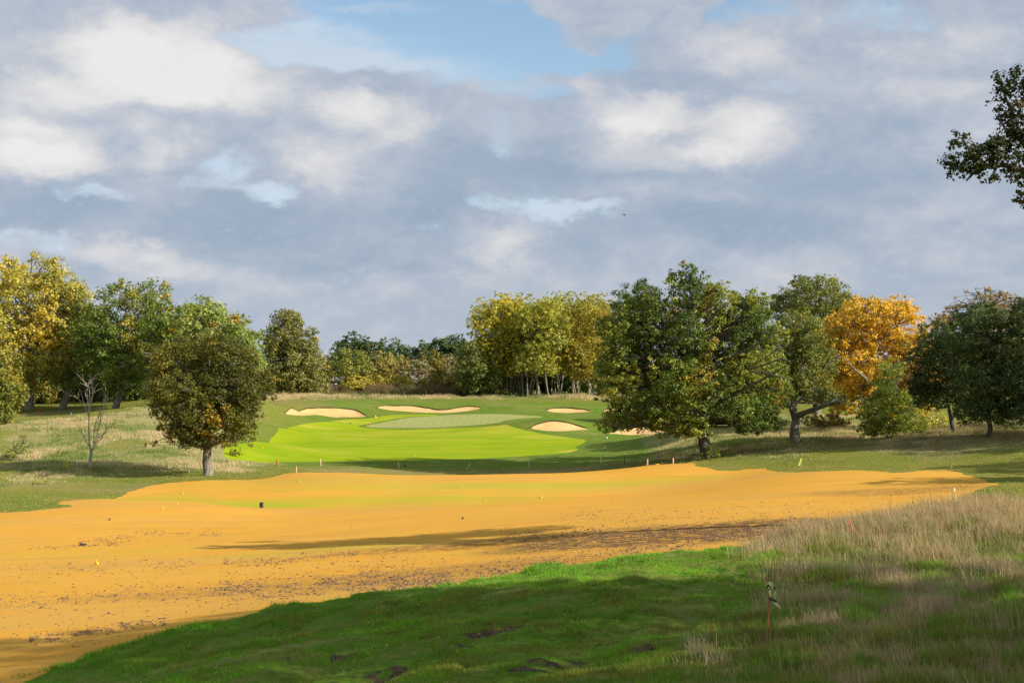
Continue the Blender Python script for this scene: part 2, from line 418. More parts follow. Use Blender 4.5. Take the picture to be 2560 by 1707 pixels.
SOIL = [(870, 1637, 46, 9, 1), (1200, 1592, 60, 9, 1), (1270, 1578, 60, 7, .8), (965, 1688, 45, 13, 1), (1390, 1668, 95, 6, .9), (1560, 1640, 70, 5, .7), (1790, 1617, 45, 7, .9),
        (1380, 1640, 60, 5, .6), (1700, 1628, 40, 5, .7), (730, 1650, 40, 4, .6), (1120, 1630, 50, 3, .6), (1480, 1648, 60, 4, .6), (1900, 1630, 40, 5, .7), (1060, 1560, 40, 4, .3), (1330, 1690, 60, 6, .7), (1620, 1600, 30, 4, .5)]


def soil_mask(x, y):
    b = blobs(x, y, SOIL, 1.8)
    n = fbm(x * 2.6, y * 2.2, 5, 21)
    return sstep(b * 0.6 + (n - 0.5) * 2.4 - 0.30, 0.0, 0.2) * (b > 0.02)


# ------------------------------------------------------------------ object helpers
col = sc.collection


def mesh_np(name, V, F, mat=None, parent=None, colr=None, attrs=None, smooth=False, k=None):
    """V (n,3), F (m,k) same-size faces -> object"""
    V = np.asarray(V, np.float32); F = np.asarray(F, np.int32)
    me = bpy.data.meshes.new(name)
    k = F.shape[1]
    me.vertices.add(len(V)); me.vertices.foreach_set('co', V.ravel())
    me.loops.add(F.size); me.loops.foreach_set('vertex_index', F.ravel())
    me.polygons.add(len(F)); me.polygons.foreach_set('loop_start', np.arange(0, F.size, k, dtype=np.int32))
    if smooth: me.polygons.foreach_set('use_smooth', np.ones(len(F), bool))
    me.update(calc_edges=True)
    if colr is not None:
        c = np.ones((len(V), 4), np.float32); c[:, :3] = colr
        a = me.attributes.new('Col', 'FLOAT_COLOR', 'POINT'); a.data.foreach_set('color', c.ravel())
    for an, av in (attrs or {}).items():
        a = me.attributes.new(an, 'FLOAT', 'POINT'); a.data.foreach_set('value', np.asarray(av, np.float32))
    o = bpy.data.objects.new(name, me)
    col.objects.link(o)
    if mat: me.materials.append(mat)
    if parent: o.parent = parent
    return o


def tag(o, label=None, cat=None, group=None, kind=None):
    if label: o['label'] = label
    if cat: o['category'] = cat
    if group: o['group'] = group
    if kind: o['kind'] = kind
    return o


def empty(name, loc):
    o = bpy.data.objects.new(name, None); o.location = loc; o.empty_display_size = 0.3
    col.objects.link(o)
    return o


def mat_new(name):
    m = bpy.data.materials.new(name); m.use_nodes = True
    return m, NT(m.node_tree)


def simple(name, c, rough=0.7, noise=0.25, scale=8.0, metal=0.0, spec=0.3, bump=0.0):
    m, t = mat_new(name)
    co = t.n('ShaderNodeTexCoord').outputs['Object']
    nz = t.noise(co, scale, 5, 0.6)
    d = tuple(x * (1 - noise) for x in c); l = tuple(min(1, x * (1 + noise)) for x in c)
    cc = t.mix(nz, d, l)
    p = t.n('ShaderNodeBsdfPrincipled'); t.l(cc, p.inputs['Base Color'])
    p.inputs['Roughness'].default_value = rough; p.inputs['Metallic'].default_value = metal
    p.inputs['Specular IOR Level'].default_value = spec
    if bump:
        b = t.n('ShaderNodeBump'); b.inputs['Strength'].default_value = bump; b.inputs['Distance'].default_value = 0.05
        t.l(nz, b.inputs['Height']); t.l(b.outputs[0], p.inputs['Normal'])
    o = t.n('ShaderNodeOutputMaterial'); t.l(p.outputs[0], o.inputs[0])
    return m


def foliage_mat(name, trans=0.3, spec=0.25):
    m, t = mat_new(name)
    a = t.n('ShaderNodeAttribute', attribute_name='Col')
    p = t.n('ShaderNodeBsdfPrincipled'); t.l(a.outputs['Color'], p.inputs['Base Color'])
    p.inputs['Roughness'].default_value = 0.55; p.inputs['Specular IOR Level'].default_value = spec
    tr = t.n('ShaderNodeBsdfTranslucent')
    t.l(t.mix(1.0, a.outputs['Color'], (1.25, 1.2, 0.7), 'MULTIPLY'), tr.inputs[0])
    mx = t.n('ShaderNodeMixShader'); mx.inputs[0].default_value = trans
    t.l(p.outputs[0], mx.inputs[1]); t.l(tr.outputs[0], mx.inputs[2])
    o = t.n('ShaderNodeOutputMaterial'); t.l(mx.outputs[0], o.inputs[0])
    return m


M_LEAF = foliage_mat('leaf', 0.33, 0.35)
M_BLADE = foliage_mat('grass_blade', 0.35, 0.15)


def bark_mat(name, c1, c2, scale=3.0):
    m, t = mat_new(name)
    co = t.n('ShaderNodeTexCoord').outputs['Object']
    nz = t.noise(t.mapping(co, scale=(1, 1, 0.25)), scale * 3, 6, 0.65)
    big = t.noise(co, scale * 0.6, 3, 0.5)
    cc = t.mix(t.rng(nz, 0.35, 0.65), c1, c2)
    cc = t.mix(t.rng(big, 0.5, 0.7, 0, 0.5), cc, (0.16, 0.19, 0.09))
    p = t.n('ShaderNodeBsdfPrincipled'); t.l(cc, p.inputs['Base Color']); p.inputs['Roughness'].default_value = 0.9
    b = t.n('ShaderNodeBump'); b.inputs['Strength'].default_value = 0.8; b.inputs['Distance'].default_value = 0.06
    t.l(nz, b.inputs['Height']); t.l(b.outputs[0], p.inputs['Normal'])
    o = t.n('ShaderNodeOutputMaterial'); t.l(p.outputs[0], o.inputs[0])
    return m


M_BARK = bark_mat('oak_bark', (0.09, 0.075, 0.055), (0.30, 0.27, 0.21))
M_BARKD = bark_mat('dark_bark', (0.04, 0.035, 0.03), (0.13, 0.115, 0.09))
M_PALE = bark_mat('pale_bark', (0.14, 0.115, 0.08), (0.38, 0.33, 0.24))
M_DEAD = bark_mat('dead_bark', (0.25, 0.20, 0.14), (0.62, 0.54, 0.43))

# ------------------------------------------------------------------ the ground sheet, cut along the zone outlines
us = np.concatenate([-np.exp(np.linspace(math.log(40), math.log(0.43), 46))[:-1], np.linspace(-0.42, 0.42, 560), np.exp(np.linspace(math.log(0.43), math.log(40), 46))[1:]])
ys = np.concatenate([np.array([-400, -200, -100, -60, -40, -25, -15, -8, -3, 2, 6, 9]), np.exp(np.linspace(math.log(12), math.log(300), 560)), np.exp(np.linspace(math.log(310), math.log(6000), 26))])
GU, GYY = np.meshgrid(us, ys)
GXX = GU * np.maximum(GYY, 20)
GXX = np.clip(GXX, -6000, 6000)
GH = height(GXX, GYY)
near = 1 - sstep(GYY, 60, 90)
V = np.stack([GXX.ravel(), GYY.ravel(), GH.ravel()], 1)
nr, nc = GXX.shape
idx = np.arange(nr * nc).reshape(nr, nc)
q = np.stack([idx[:-1, :-1].ravel(), idx[:-1, 1:].ravel(), idx[1:, 1:].ravel(), idx[1:, :-1].ravel()], 1)
T = np.vstack([q[:, [0, 1, 2]], q[:, [0, 2, 3]]])
# drop slivers where clipped columns coincide
ar = np.abs(np.cross(V[T[:, 1], :2] - V[T[:, 0], :2], V[T[:, 2], :2] - V[T[:, 0], :2]))
T = T[ar > 1e-6]
# small humps and bumps in the turf outside the sand, lowered bunker floors
d_sand0 = sdist(V[:, 0], V[:, 1], Z_SAND)
d_tall0 = sdist(V[:, 0], V[:, 1], Z_TALL)
offs = sstep(-d_sand0, -0.1, 1.0)
nrv = 1 - sstep(V[:, 1], 50, 80)


def micro(x, y, ds):
    nr_ = 1 - sstep(y, 50, 80)
    k = sstep(-ds, -0.05, 0.8)
    return k * nr_ * (0.10 + (fbm(x * 0.8, y * 0.5, 4, 31) - 0.5) * 0.40 + (np.abs(fbm(x * 1.9, y * 1.3, 3, 37) - 0.5) ** 0.7 - 0.25) * 0.16)


V[:, 2] += micro(V[:, 0], V[:, 1], d_sand0)


for zb in Z_BUNK:
    V[:, 2] -= 0.17 * sstep(sdist(V[:, 0], V[:, 1], zb), 0.0, 0.9)


def split(V, T, d):
    pos = d > 0
    c = pos[T].sum(1)
    inside = list(T[c == 3]); outside = list(T[c == 0])
    mixed = T[(c == 1) | (c == 2)]
    newv = []; cache = {}; n0 = len(V)

    def cut(a, b):
        key = (a, b) if a < b else (b, a)
        if key in cache: return cache[key]
        t = d[a] / (d[a] - d[b]); t = min(max(t, 0.001), 0.999)
        newv.append(V[a] * (1 - t) + V[b] * t); cache[key] = n0 + len(newv) - 1
        return cache[key]
    for tri in mixed:
        s = [pos[i] for i in tri]
        lone = s.index(True) if sum(s) == 1 else s.index(False)
        a, b, c2 = tri[lone], tri[(lone + 1) % 3], tri[(lone + 2) % 3]
        p, q2 = cut(a, b), cut(a, c2)
        A = inside if pos[a] else outside; B = outside if pos[a] else inside
        A.append((a, p, q2)); B.append((p, b, c2)); B.append((p, c2, q2))
    V2 = np.vstack([V, np.array(newv)]) if newv else V
    return V2, np.array(inside, int).reshape(-1, 3), np.array(outside, int).reshape(-1, 3)


zones = {}
rest = T
Vc = V
jag = lambda x, y, s, a: (fbm(x * s, y * s, 4, 5) - 0.5) * 2 * a
for nm, polys, js, ja in (('bunker', Z_BUNK, 1.2, 0.25), ('putting_green', [Z_GREEN], 0.3, 0.2), ('seeded_fairway', [Z_BRIGHT], 0.35, 0.3), ('sand_fairway', [Z_SAND], 1.5, 0.5)):
    for pl in polys:
        x, y = Vc[:, 0], Vc[:, 1]
        d = sdist(x, y, pl) + jag(x, y, js, ja) * (0.45 + 0.55 * sstep(y, 25, 90))
        Vc, ins, rest = split(Vc, rest, d)
        zones.setdefault(nm, []).append(ins)


def compact(V, T):
    u, inv = np.unique(T, return_inverse=True)
    return V[u], inv.reshape(T.shape)


def zone_obj(name, tris, mat, attrs_fn=None, **tg):
    v, f = compact(Vc, tris)
    o = mesh_np(name, v, f, mat, attrs=attrs_fn(v) if attrs_fn else None, smooth=True)
    tag(o, kind='structure', **tg)
    return o


def out_mat(t, col_, rough=0.95, bump=None, dist=0.05, strength=0.6):
    p = t.n('ShaderNodeBsdfPrincipled'); t.l(col_, p.inputs['Base Color'])
    p.inputs['Roughness'].default_value = rough; p.inputs['Specular IOR Level'].default_value = 0.03
    if bump is not None:
        b = t.n('ShaderNodeBump'); b.inputs['Strength'].default_value = strength; b.inputs['Distance'].default_value = dist
        t.l(bump, b.inputs['Height']); t.l(b.outputs[0], p.inputs['Normal'])
    o = t.n('ShaderNodeOutputMaterial'); t.l(p.outputs[0], o.inputs[0])


# sand
m_sand, t = mat_new('raked_sand')
g = t.n('ShaderNodeNewGeometry').outputs['Position']
tint = t.n('ShaderNodeAttribute', attribute_name='tint').outputs['Fac']
soila = t.n('ShaderNodeAttribute', attribute_name='soil').outputs['Fac']
n1 = t.noise(t.mapping(g, scale=(0.25, 1, 0)), 0.35, 5, 0.6)
n2 = t.noise(g, 2.2, 6, 0.7)
n3 = t.noise(t.mapping(g, scale=(0.3, 1.0, 0), rot=(0, 0, -0.1)), 1.1, 4, 0.6)
fine = t.noise(g, 14.0, 5, 0.75)
c = t.mix(t.rng(n1, 0.3, 0.7), (0.71, 0.345, 0.044), (0.70, 0.370, 0.064))
c = t.mix(t.rng(n3, 0.35, 0.7, 0, 0.45), c, (0.62, 0.345, 0.055))
c = t.mix(t.rng(fine, 0.35, 0.75, 0.0, 0.4), c, (0.46, 0.235, 0.05))
c = t.mix(t.rng(t.noise(t.mapping(g, scale=(0.12, 1, 0), rot=(0, 0, 0.04)), 0.16, 5, 0.65), 0.48, 0.62, 0, 0.5), c, (0.57, 0.325, 0.078))
c = t.mix(t.rng(t.noise(t.mapping(g, scale=(0.1, 1, 0), rot=(0, 0, 0.1)), 0.7, 4, 0.6), 0.54, 0.64, 0, 0.4), c, (0.50, 0.27, 0.06))
c = t.mix(t.math('MULTIPLY', tint, t.rng(n1, 0.2, 0.75, 0.55, 1.0)), c, (0.33, 0.40, 0.025))
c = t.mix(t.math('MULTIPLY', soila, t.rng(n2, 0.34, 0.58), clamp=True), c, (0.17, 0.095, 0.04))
bh = t.math('ADD', t.math('MULTIPLY', fine, 0.5), t.noise(t.mapping(g, scale=(0.2, 1, 0)), 4.0, 4, 0.6))
out_mat(t, c, 1.0, bh, 0.04, 0.55)
TINT = [(900, 1250, 420, 11, .75), (655, 1262, 150, 5, 1.2), (1000, 1215, 330, 9, .55), (1350, 1212, 300, 8, .75), (1650, 1200, 160, 9, .5), (420, 1245, 120, 7, .7), (1250, 1228, 300, 7, .4),
        (250, 1380, 260, 12, .22), (800, 1372, 260, 8, .35), (760, 1205, 260, 14, .3), (1100, 1255, 300, 10, .3), (1300, 1370, 180, 5, .2)]


def sand_at(v):
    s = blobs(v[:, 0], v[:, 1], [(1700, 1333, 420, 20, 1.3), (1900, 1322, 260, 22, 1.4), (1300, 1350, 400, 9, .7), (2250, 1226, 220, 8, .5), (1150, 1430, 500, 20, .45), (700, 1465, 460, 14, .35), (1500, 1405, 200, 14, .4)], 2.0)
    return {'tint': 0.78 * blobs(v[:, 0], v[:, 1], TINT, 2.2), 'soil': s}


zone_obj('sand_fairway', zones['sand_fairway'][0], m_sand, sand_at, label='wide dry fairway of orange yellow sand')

# freshly seeded bright turf
m_br, t = mat_new('seeded_turf')
g = t.n('ShaderNodeNewGeometry').outputs['Position']
sandy = t.n('ShaderNodeAttribute', attribute_name='sandy').outputs['Fac']
n1 = t.noise(t.mapping(g, scale=(0.35, 1, 0)), 0.22, 5, 0.6)
n2 = t.noise(t.mapping(g, scale=(0.3, 1.3, 0)), 1.1, 6, 0.65)
c = t.mix(t.rng(n1, 0.3, 0.7), (0.222, 0.335, 0.006), (0.305, 0.365, 0.010))
c = t.mix(t.rng(n2, 0.45, 0.7, 0, 0.5), c, (0.45, 0.395, 0.035))
c = t.mix(t.rng(t.noise(t.mapping(g, scale=(0.25, 1, 0), loc=(9, 4, 0)), 0.5, 6, 0.7), 0.48, 0.66, 0, 0.5), c, (0.19, 0.29, 0.012))
c = t.mix(t.math('MULTIPLY', sandy, t.rng(n2, 0.3, 0.6, 0, 0.8)), c, (0.50, 0.42, 0.06))
out_mat(t, c, 0.95, n2, 0.1, 0.4)
SANDY = [(780, 1066, 60, 4, .9), (860, 1052, 90, 5, .7), (920, 1085, 130, 5, .6), (880, 1098, 70, 4, .5), (1000, 1080, 120, 4, .6), (1180, 1082, 160, 6, .55), (1240, 1068, 50, 4, .8), (1370, 1092, 80, 5, .8),
         (1060, 1100, 140, 4, .35), (800, 1125, 120, 4, .45), (1430, 1127, 40, 3, 1.2), (960, 1045, 60, 4, .6)]
zone_obj('seeded_fairway', zones['seeded_fairway'][0], m_br, lambda v: {'sandy': blobs(v[:, 0], v[:, 1], SANDY, 1.9)}, label='bright yellow green seeded turf in front of the green')

m_gr, t = mat_new('putting_turf')
g = t.n('ShaderNodeNewGeometry').outputs['Position']
wv = t.n('ShaderNodeTexWave', wave_type='BANDS', bands_direction='X')
t.l(t.mapping(g, scale=(1, 0.02, 0)), wv.inputs['Vector'])
wv.inputs['Scale'].default_value = 0.30; wv.inputs['Distortion'].default_value = 0.8; wv.inputs['Detail'].default_value = 1
n1 = t.noise(g, 0.6, 5, 0.6)
c = t.mix(t.rng(wv.outputs['Fac'], 0.25, 0.75), (0.335, 0.338, 0.110), (0.358, 0.352, 0.128))
c = t.mix(t.rng(n1, 0.4, 0.7, 0, 0.5), c, (0.25, 0.30, 0.08))
out_mat(t, c, 0.9)
zone_obj('putting_green', zones['putting_green'][0], m_gr, label='pale striped putting green below the far bunkers')

m_bk, t = mat_new('bunker_sand')
g = t.n('ShaderNodeNewGeometry').outputs['Position']
n1 = t.noise(g, 0.8, 6, 0.7); n2 = t.noise(t.mapping(g, scale=(2.5, 0.5, 1)), 1.2, 4, 0.6)
c = t.mix(t.rng(n1, 0.3, 0.7), (0.66, 0.41, 0.155), (0.72, 0.47, 0.20))
c = t.mix(t.rng(n2, 0.60, 0.72, 0, 0.35), c, (0.45, 0.27, 0.10))
out_mat(t, c, 1.0, n1, 0.15, 0.5)
BL = ['long sand bunker in the bank left of the green', 'wavy sand bunker behind the putting green', 'small far sand bunker right of the wavy one', 'arched sand bunker with a turf brow right of the green',
      'thin sliver of sand bunker at the far edge of the big oak', 'wide sand bunker seen under the left branches of the big oak']
for i, z in enumerate(zones['bunker']):
    if len(z): zone_obj('bunker', z, m_bk, label=BL[i])

# turf everywhere else
FARGREEN = [(-60, 1050), (60, 1058), (60, 1040)]


def turf_at(v):
    x, y = v[:, 0], v[:, 1]
    n = fbm(x * 0.09, y * 0.09, 5, 11); n2 = fbm(x * 0.5, y * 0.5, 4, 12)
    rough = np.zeros(len(v))
    for zz in Z_ROUGH:
        rough = np.maximum(rough, sstep(sdist(x, y, zz) + (n2 - 0.5) * 5, -0.8, 2.2))
    patch = blobs(x, y, [(310, 1110, 60, 14, 1), (350, 1170, 60, 8, .8), (60, 1195, 60, 8, .8), (2050, 1135, 40, 8, .6)], 2.0)
    rough = rough * (1 - 0.8 * patch) * (0.35 + 0.65 * sstep(n, 0.3, 0.55))
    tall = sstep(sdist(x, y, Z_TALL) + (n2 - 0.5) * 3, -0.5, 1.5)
    dry = blobs(x, y, [(1000, 1180, 260, 3, .5), (1320, 1179, 160, 3, .5), (1200, 1180, 300, 3, .5), (850, 1176, 90, 4, .8), (960, 1179, 100, 3, .6), (1330, 1179, 60, 3, 1.3), (1440, 1174, 50, 3, 1.2), (1550, 1160, 150, 5, .3), (250, 1220, 200, 12, .4), (1250, 1010, 30, 5, .4), (720, 1008, 100, 6, .4), (120, 1035, 120, 8, .5), (600, 1140, 80, 14, .5)], 2.0)
    lush = (1 - sstep(y, 218, 228)) * sstep(y, 118, 126) * sstep(x, -34, -24) * (1 - sstep(x, 20 + (y - 140) * 0.12, 30 + (y - 140) * 0.12)) * (0.55 + 0.45 * sstep(n2, 0.35, 0.6))
    lush = np.maximum(lush, (y < 60) * 1.0 * (1 - tall))
    return {'rough': rough, 'tall': tall, 'dry': dry * (0.4 + n2), 'soil': soil_mask(x, y), 'lush': lush}


m_tf, t = mat_new('turf')
g = t.n('ShaderNodeNewGeometry').outputs['Position']
A = {k: t.n('ShaderNodeAttribute', attribute_name=k).outputs['Fac'] for k in ('rough', 'tall', 'dry', 'soil', 'lush')}
n1 = t.noise(g, 0.13, 5, 0.6); n2 = t.noise(t.mapping(g, scale=(0.5, 1, 0)), 1.3, 6, 0.65); n3 = t.noise(g, 5.0, 6, 0.75)
c = t.mix(t.rng(n1, 0.3, 0.7), (0.245, 0.235, 0.040), (0.165, 0.215, 0.030))
c = t.mix(A['lush'], c, t.mix(t.rng(n1, 0.3, 0.7), (0.085, 0.205, 0.014), (0.130, 0.235, 0.022)))
c = t.mix(t.rng(n2, 0.4, 0.68, 0, 0.6), c, (0.27, 0.23, 0.065))
c = t.mix(t.rng(n3, 0.48, 0.66, 0, 0.55), c, (0.075, 0.100, 0.016))
c = t.mix(t.rng(t.noise(t.mapping(g, scale=(0.35, 1, 0)), 0.45, 6, 0.7), 0.5, 0.62, 0, 0.45), c, (0.30, 0.245, 0.085))
c = t.mix(t.math('MULTIPLY', A['dry'], 0.9, clamp=True), c, t.mix(t.rng(n3, 0.4, 0.6), (0.24, 0.18, 0.075), (0.42, 0.31, 0.16)))
tan_ = t.mix(t.rng(n2, 0.35, 0.65), (0.44, 0.355, 0.195), (0.26, 0.26, 0.09))
c = t.mix(t.math('MULTIPLY', A['rough'], 0.8), c, tan_)
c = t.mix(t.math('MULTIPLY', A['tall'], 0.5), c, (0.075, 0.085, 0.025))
c = t.mix(A['soil'], c, t.mix(t.rng(n3, 0.4, 0.62), (0.05, 0.04, 0.035), (0.16, 0.10, 0.055)))
out_mat(t, c, 1.0, t.math('ADD', n3, t.math('MULTIPLY', n2, 0.8)), 0.12, 0.8)
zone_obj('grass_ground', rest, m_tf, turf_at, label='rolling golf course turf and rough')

# ------------------------------------------------------------------ grass blades (uncountable -> one object per kind)
def surf(x, y):
    """ground height including the small humps"""
    return height(x, y) + micro(x, y, sdist(x, y, Z_SAND))


def blades(name, x, y, h, wd, nb, spread, colfn, lean=0.35, seed=1, mat=None, seg=1, label=None, head=None):
    """x,y tuft positions, h tuft height, nb blades each"""
    r = np.random.default_rng(seed)
    z = surf(x, y)
    n = len(x); N = n * nb
    X = np.repeat(x, nb) + r.normal(0, 1, N) * np.repeat(spread * np.ones(n), nb)
    Yy = np.repeat(y, nb) + r.normal(0, 1, N) * np.repeat(spread * np.ones(n), nb)
    Z = np.repeat(z, nb) - 0.02
    H = np.repeat(h, nb) * r.uniform(0.55, 1.15, N)
    W = np.repeat(wd * np.ones(n), nb) * r.uniform(0.7, 1.3, N)
    a = r.uniform(0, 2 * pi, N)
    la = r.uniform(0, 2 * pi, N); ll = np.abs(r.normal(0, lean, N)) * H
    dx, dy = np.cos(a) * W / 2, np.sin(a) * W / 2
    lx, ly = np.cos(la) * ll - 0.12 * H, np.sin(la) * ll
    C = colfn(X, Yy, np.repeat(np.arange(n), nb), r)
    if seg == 1:
        V = np.empty((N, 3, 3), np.float32)
        V[:, 0] = np.stack([X - dx, Yy - dy, Z], 1); V[:, 1] = np.stack([X + dx, Yy + dy, Z], 1); V[:, 2] = np.stack([X + lx, Yy + ly, Z + H], 1)
        F = np.arange(N * 3).reshape(-1, 3); Cc = np.repeat(C, 3, 0)
        if head is not None:
            Cc = Cc.reshape(N, 3, 3); Cc[:, 2] = head(C, r); Cc = Cc.reshape(-1, 3)
    else:
        V = np.empty((N, 6, 3), np.float32)
        for j, (f, hh, ww) in enumerate(((0, 0, 1), (0.3, 0.55, 0.8), (1, 1, 0.35))):
            V[:, 2 * j] = np.stack([X + lx * f - dx * ww, Yy + ly * f - dy * ww, Z + H * hh], 1)
            V[:, 2 * j + 1] = np.stack([X + lx * f + dx * ww, Yy + ly * f + dy * ww, Z + H * hh], 1)
        b = np.arange(N)[:, None] * 6
        F = np.concatenate([b + np.array([0, 1, 3, 2]), b + np.array([2, 3, 5, 4])], 0)
        Cc = np.repeat(C, 6, 0)
        if head is not None:
            Cc = Cc.reshape(N, 6, 3); hc = head(C, r); Cc[:, 4] = hc; Cc[:, 5] = hc; Cc[:, 2:4] = (Cc[:, 2:4] + hc[:, None]) / 2; Cc = Cc.reshape(-1, 3)
    o = mesh_np(name, V.reshape(-1, 3), F, mat or M_BLADE, colr=Cc)
    tag(o, label, kind='stuff')
    return o


def scatter(n, y0, y1, umax=0.41, seed=0, power=1.0):
    """points in the sight wedge; power 1 = uniform per area, lower = denser near"""
    r = np.random.default_rng(seed)
    t_ = r.uniform(0, 1, n)
    e = 1 + power
    yy = (y0 ** e + t_ * (y1 ** e - y0 ** e)) ** (1 / e)
    return r.uniform(-umax, umax, n) * yy, yy


def lerp(a, b, f):
    return np.asarray(a)[None] * (1 - f[:, None]) + np.asarray(b)[None] * f[:, None]


# short lawn, foreground
x, y = scatter(190000, 13, 62, seed=3, power=0.15)
ds = sdist(x, y, Z_SAND) + jag(x, y, 1.5, 0.5) * (0.45 + 0.55 * sstep(y, 25, 90)); dt = sdist(x, y, Z_TALL)
k = (ds < 0.55 * rng.uniform(0, 1, len(x)) ** 2.5) & (rng.uniform(0, 1, len(x)) > soil_mask(x, y) * 0.93)
x, y, dt, ds = x[k], y[k], dt[k], ds[k]
n = fbm(x * 0.9, y * 0.6, 4, 31)
h = 0.78 * (0.035 + 0.13 * sstep(fbm(x * 1.6, y * 1.1, 3, 44), 0.45, 0.75) + 0.05 * sstep(n, 0.35, 0.75)) * (1 + 1.1 * sstep(dt, -1, 2)) * (1 + 0.35 * (1 - sstep(-ds, 0.0, 1.2)))


def lawn_col(X, Y, i, r):
    n = fbm(X * 0.35, Y * 0.35, 4, 41); n2 = fbm(X * 1.3, Y * 1.3, 3, 42); d = sdist(X, Y, Z_TALL); e = 1 - sstep(-sdist(X, Y, Z_SAND), 0.5, 5.5)
    c = lerp((0.135, 0.260, 0.022), (0.180, 0.385, 0.027), sstep(n, 0.35, 0.65))
    olive = sstep(n2, 0.40, 0.66)[:, None] * (0.70 - 0.5 * e[:, None])
    c = c * (1 - olive) + np.array([0.235, 0.215, 0.045]) * olive
    c = c * (1 - 0.55 * e[:, None]) + np.array([0.135, 0.345, 0.026]) * 0.55 * e[:, None]
    s = (r.uniform(0, 1, len(X)) < 0.10 + 0.12 * sstep(d, -1, 2))[:, None]
    c = np.where(s, np.array([0.26, 0.20, 0.08]), c)
    return c * r.uniform(0.75, 1.5, len(X))[:, None]


blades('lawn_grass', x, y, h, 0.011 + 0.00018 * y, 7, 0.05, lawn_col, 0.45, 5, label='short green lawn grass in the foreground')

# tall pale grass, foreground right
x, y = scatter(90000, 12, 66, seed=8, power=0.45)
dt = sdist(x, y, Z_TALL)
edge = blobs(x, y, [(2100, 1335, 330, 45, 1), (2450, 1300, 260, 50, 1), (1950, 1375, 170, 30, .8), (2300, 1380, 300, 40, .6)], 1.7)
pnk = blobs(x, y, [(2330, 1475, 130, 28, 1), (2200, 1460, 80, 30, .8), (2100, 1530, 75, 18, .9), (2380, 1550, 140, 22, 1), (2050, 1578, 110, 16, 1), (2250, 1600, 100, 14, .5), (1940, 1520, 60, 18, .6), (2000, 1440, 120, 20, .5), (2430, 1660, 110, 30, .5), (1740, 1650, 18, 40, .9), (2150, 1680, 120, 20, .6), (2500, 1450, 80, 40, .6), (1880, 1620, 60, 14, .4), (2480, 1600, 80, 20, .7)], 1.6)
nz = fbm(x * 0.5, y * 0.35, 4, 51)
prob = sstep(dt, -0.4, 1.2) * np.clip(0.30 + 0.75 * edge + 0.7 * pnk + 0.45 * sstep(nz, 0.45, 0.7), 0, 1) * (0.25 + 0.75 * sstep(fbm(x * 1.4, y * 1.0, 3, 57), 0.38, 0.6))
k = rng.uniform(0, 1, len(x)) < prob
x, y, edge, pnk = x[k], y[k], edge[k], pnk[k]
h = (0.15 + 0.28 * edge + 0.17 * pnk) * (0.7 + 0.6 * fbm(x * 1.1, y * 0.9, 3, 58)) * (1 + 0.6 * rng.uniform(0, 1, len(x)) ** 2) * (0.7 + 0.6 * nz[k])
E_, P_ = edge, pnk


def tall_col(X, Y, i, r):
    e, p = E_[i], P_[i]
    f = np.clip(0.10 + r.uniform(0, 1, len(X)) * 0.78 + 0.32 * e + 0.24 * p + 0.95 * (fbm(X * 0.55, Y * 0.35, 4, 53) - 0.5), 0, 1)
    c = lerp((0.125, 0.185, 0.036), (0.54, 0.38, 0.23), sstep(f, 0.35, 0.9))
    pk = (p * 0.7)[:, None]
    c = c * (1 - pk) + lerp((0.26, 0.21, 0.12), (0.66, 0.50, 0.40), r.uniform(0, 1, len(X))) * pk
    return c * r.uniform(0.75, 1.25, len(X))[:, None]


blades('tall_grass', x, y, h, 0.005 + 0.00017 * y, 9, 0.10, tall_col, 0.30, 6, seg=2, label='tall pale seeding grass on the right bank',
       head=lambda C, r: C * 0.6 + np.array([0.50, 0.39, 0.25]) * 0.4)

x, y = scatter(16000, 14, 64, seed=9, power=0.6)
k = rng.uniform(0, 1, len(x)) < sstep(sdist(x, y, Z_TALL), -0.8, 1.0) * (0.015 + 0.8 * blobs(x, y, [(2100, 1330, 360, 55, 1), (2450, 1300, 260, 60, 1), (1930, 1375, 200, 36, .9)], 1.8))
x, y = x[k], y[k]
blades('seed_stems', x, y, rng.uniform(0.35, 0.8, len(x)), 0.003 + 0.00013 * y, 3, 0.12, lambda X, Y, i, r: np.array([0.56, 0.42, 0.26]) * r.uniform(0.7, 1.2, (len(X), 1)), 0.10, 16, seg=2, label='thin dry seed stems above the tall grass')

# rough grass in the middle distance
xs_, ys_ = scatter(520000, 95, 245, umax=0.40, seed=12, power=0.6)
tufx, tufy, tufh, tufk = [], [], [], []
n2 = fbm(xs_ * 0.5, ys_ * 0.5, 4, 12); n1 = fbm(xs_ * 0.09, ys_ * 0.09, 5, 11)
best = np.full(len(xs_), -99.)
for zz in Z_ROUGH:
    best = np.maximum(best, sdist(xs_, ys_, zz))
patch = blobs(xs_, ys_, [(310, 1110, 60, 14, 1), (350, 1170, 60, 8, .8), (60, 1195, 60, 8, .8), (2050, 1135, 40, 8, .6)], 2.0)
inb = np.zeros(len(xs_), bool)
for zz in Z_BUNK + [Z_SAND, Z_BRIGHT, Z_GREEN]:
    inb |= sdist(xs_, ys_, zz) > -0.3
pr = sstep(best + (n2 - 0.5) * 5, -0.5, 1.5) * (0.25 + 0.75 * sstep(n2, 0.3, 0.6)) * (1 - 0.85 * patch)
k = (rng.uniform(0, 1, len(xs_)) < pr * 0.85) & ~inb
x, y, nn, bb = xs_[k], ys_[k], n2[k], best[k]
h = (0.08 + 0.26 * sstep(nn, 0.3, 0.7)) * (0.45 + 0.55 * sstep(bb, 0, 3.5)) * rng.uniform(0.5, 1.4, len(x)) * (1 + 0.9 * sstep(y, 205, 215))


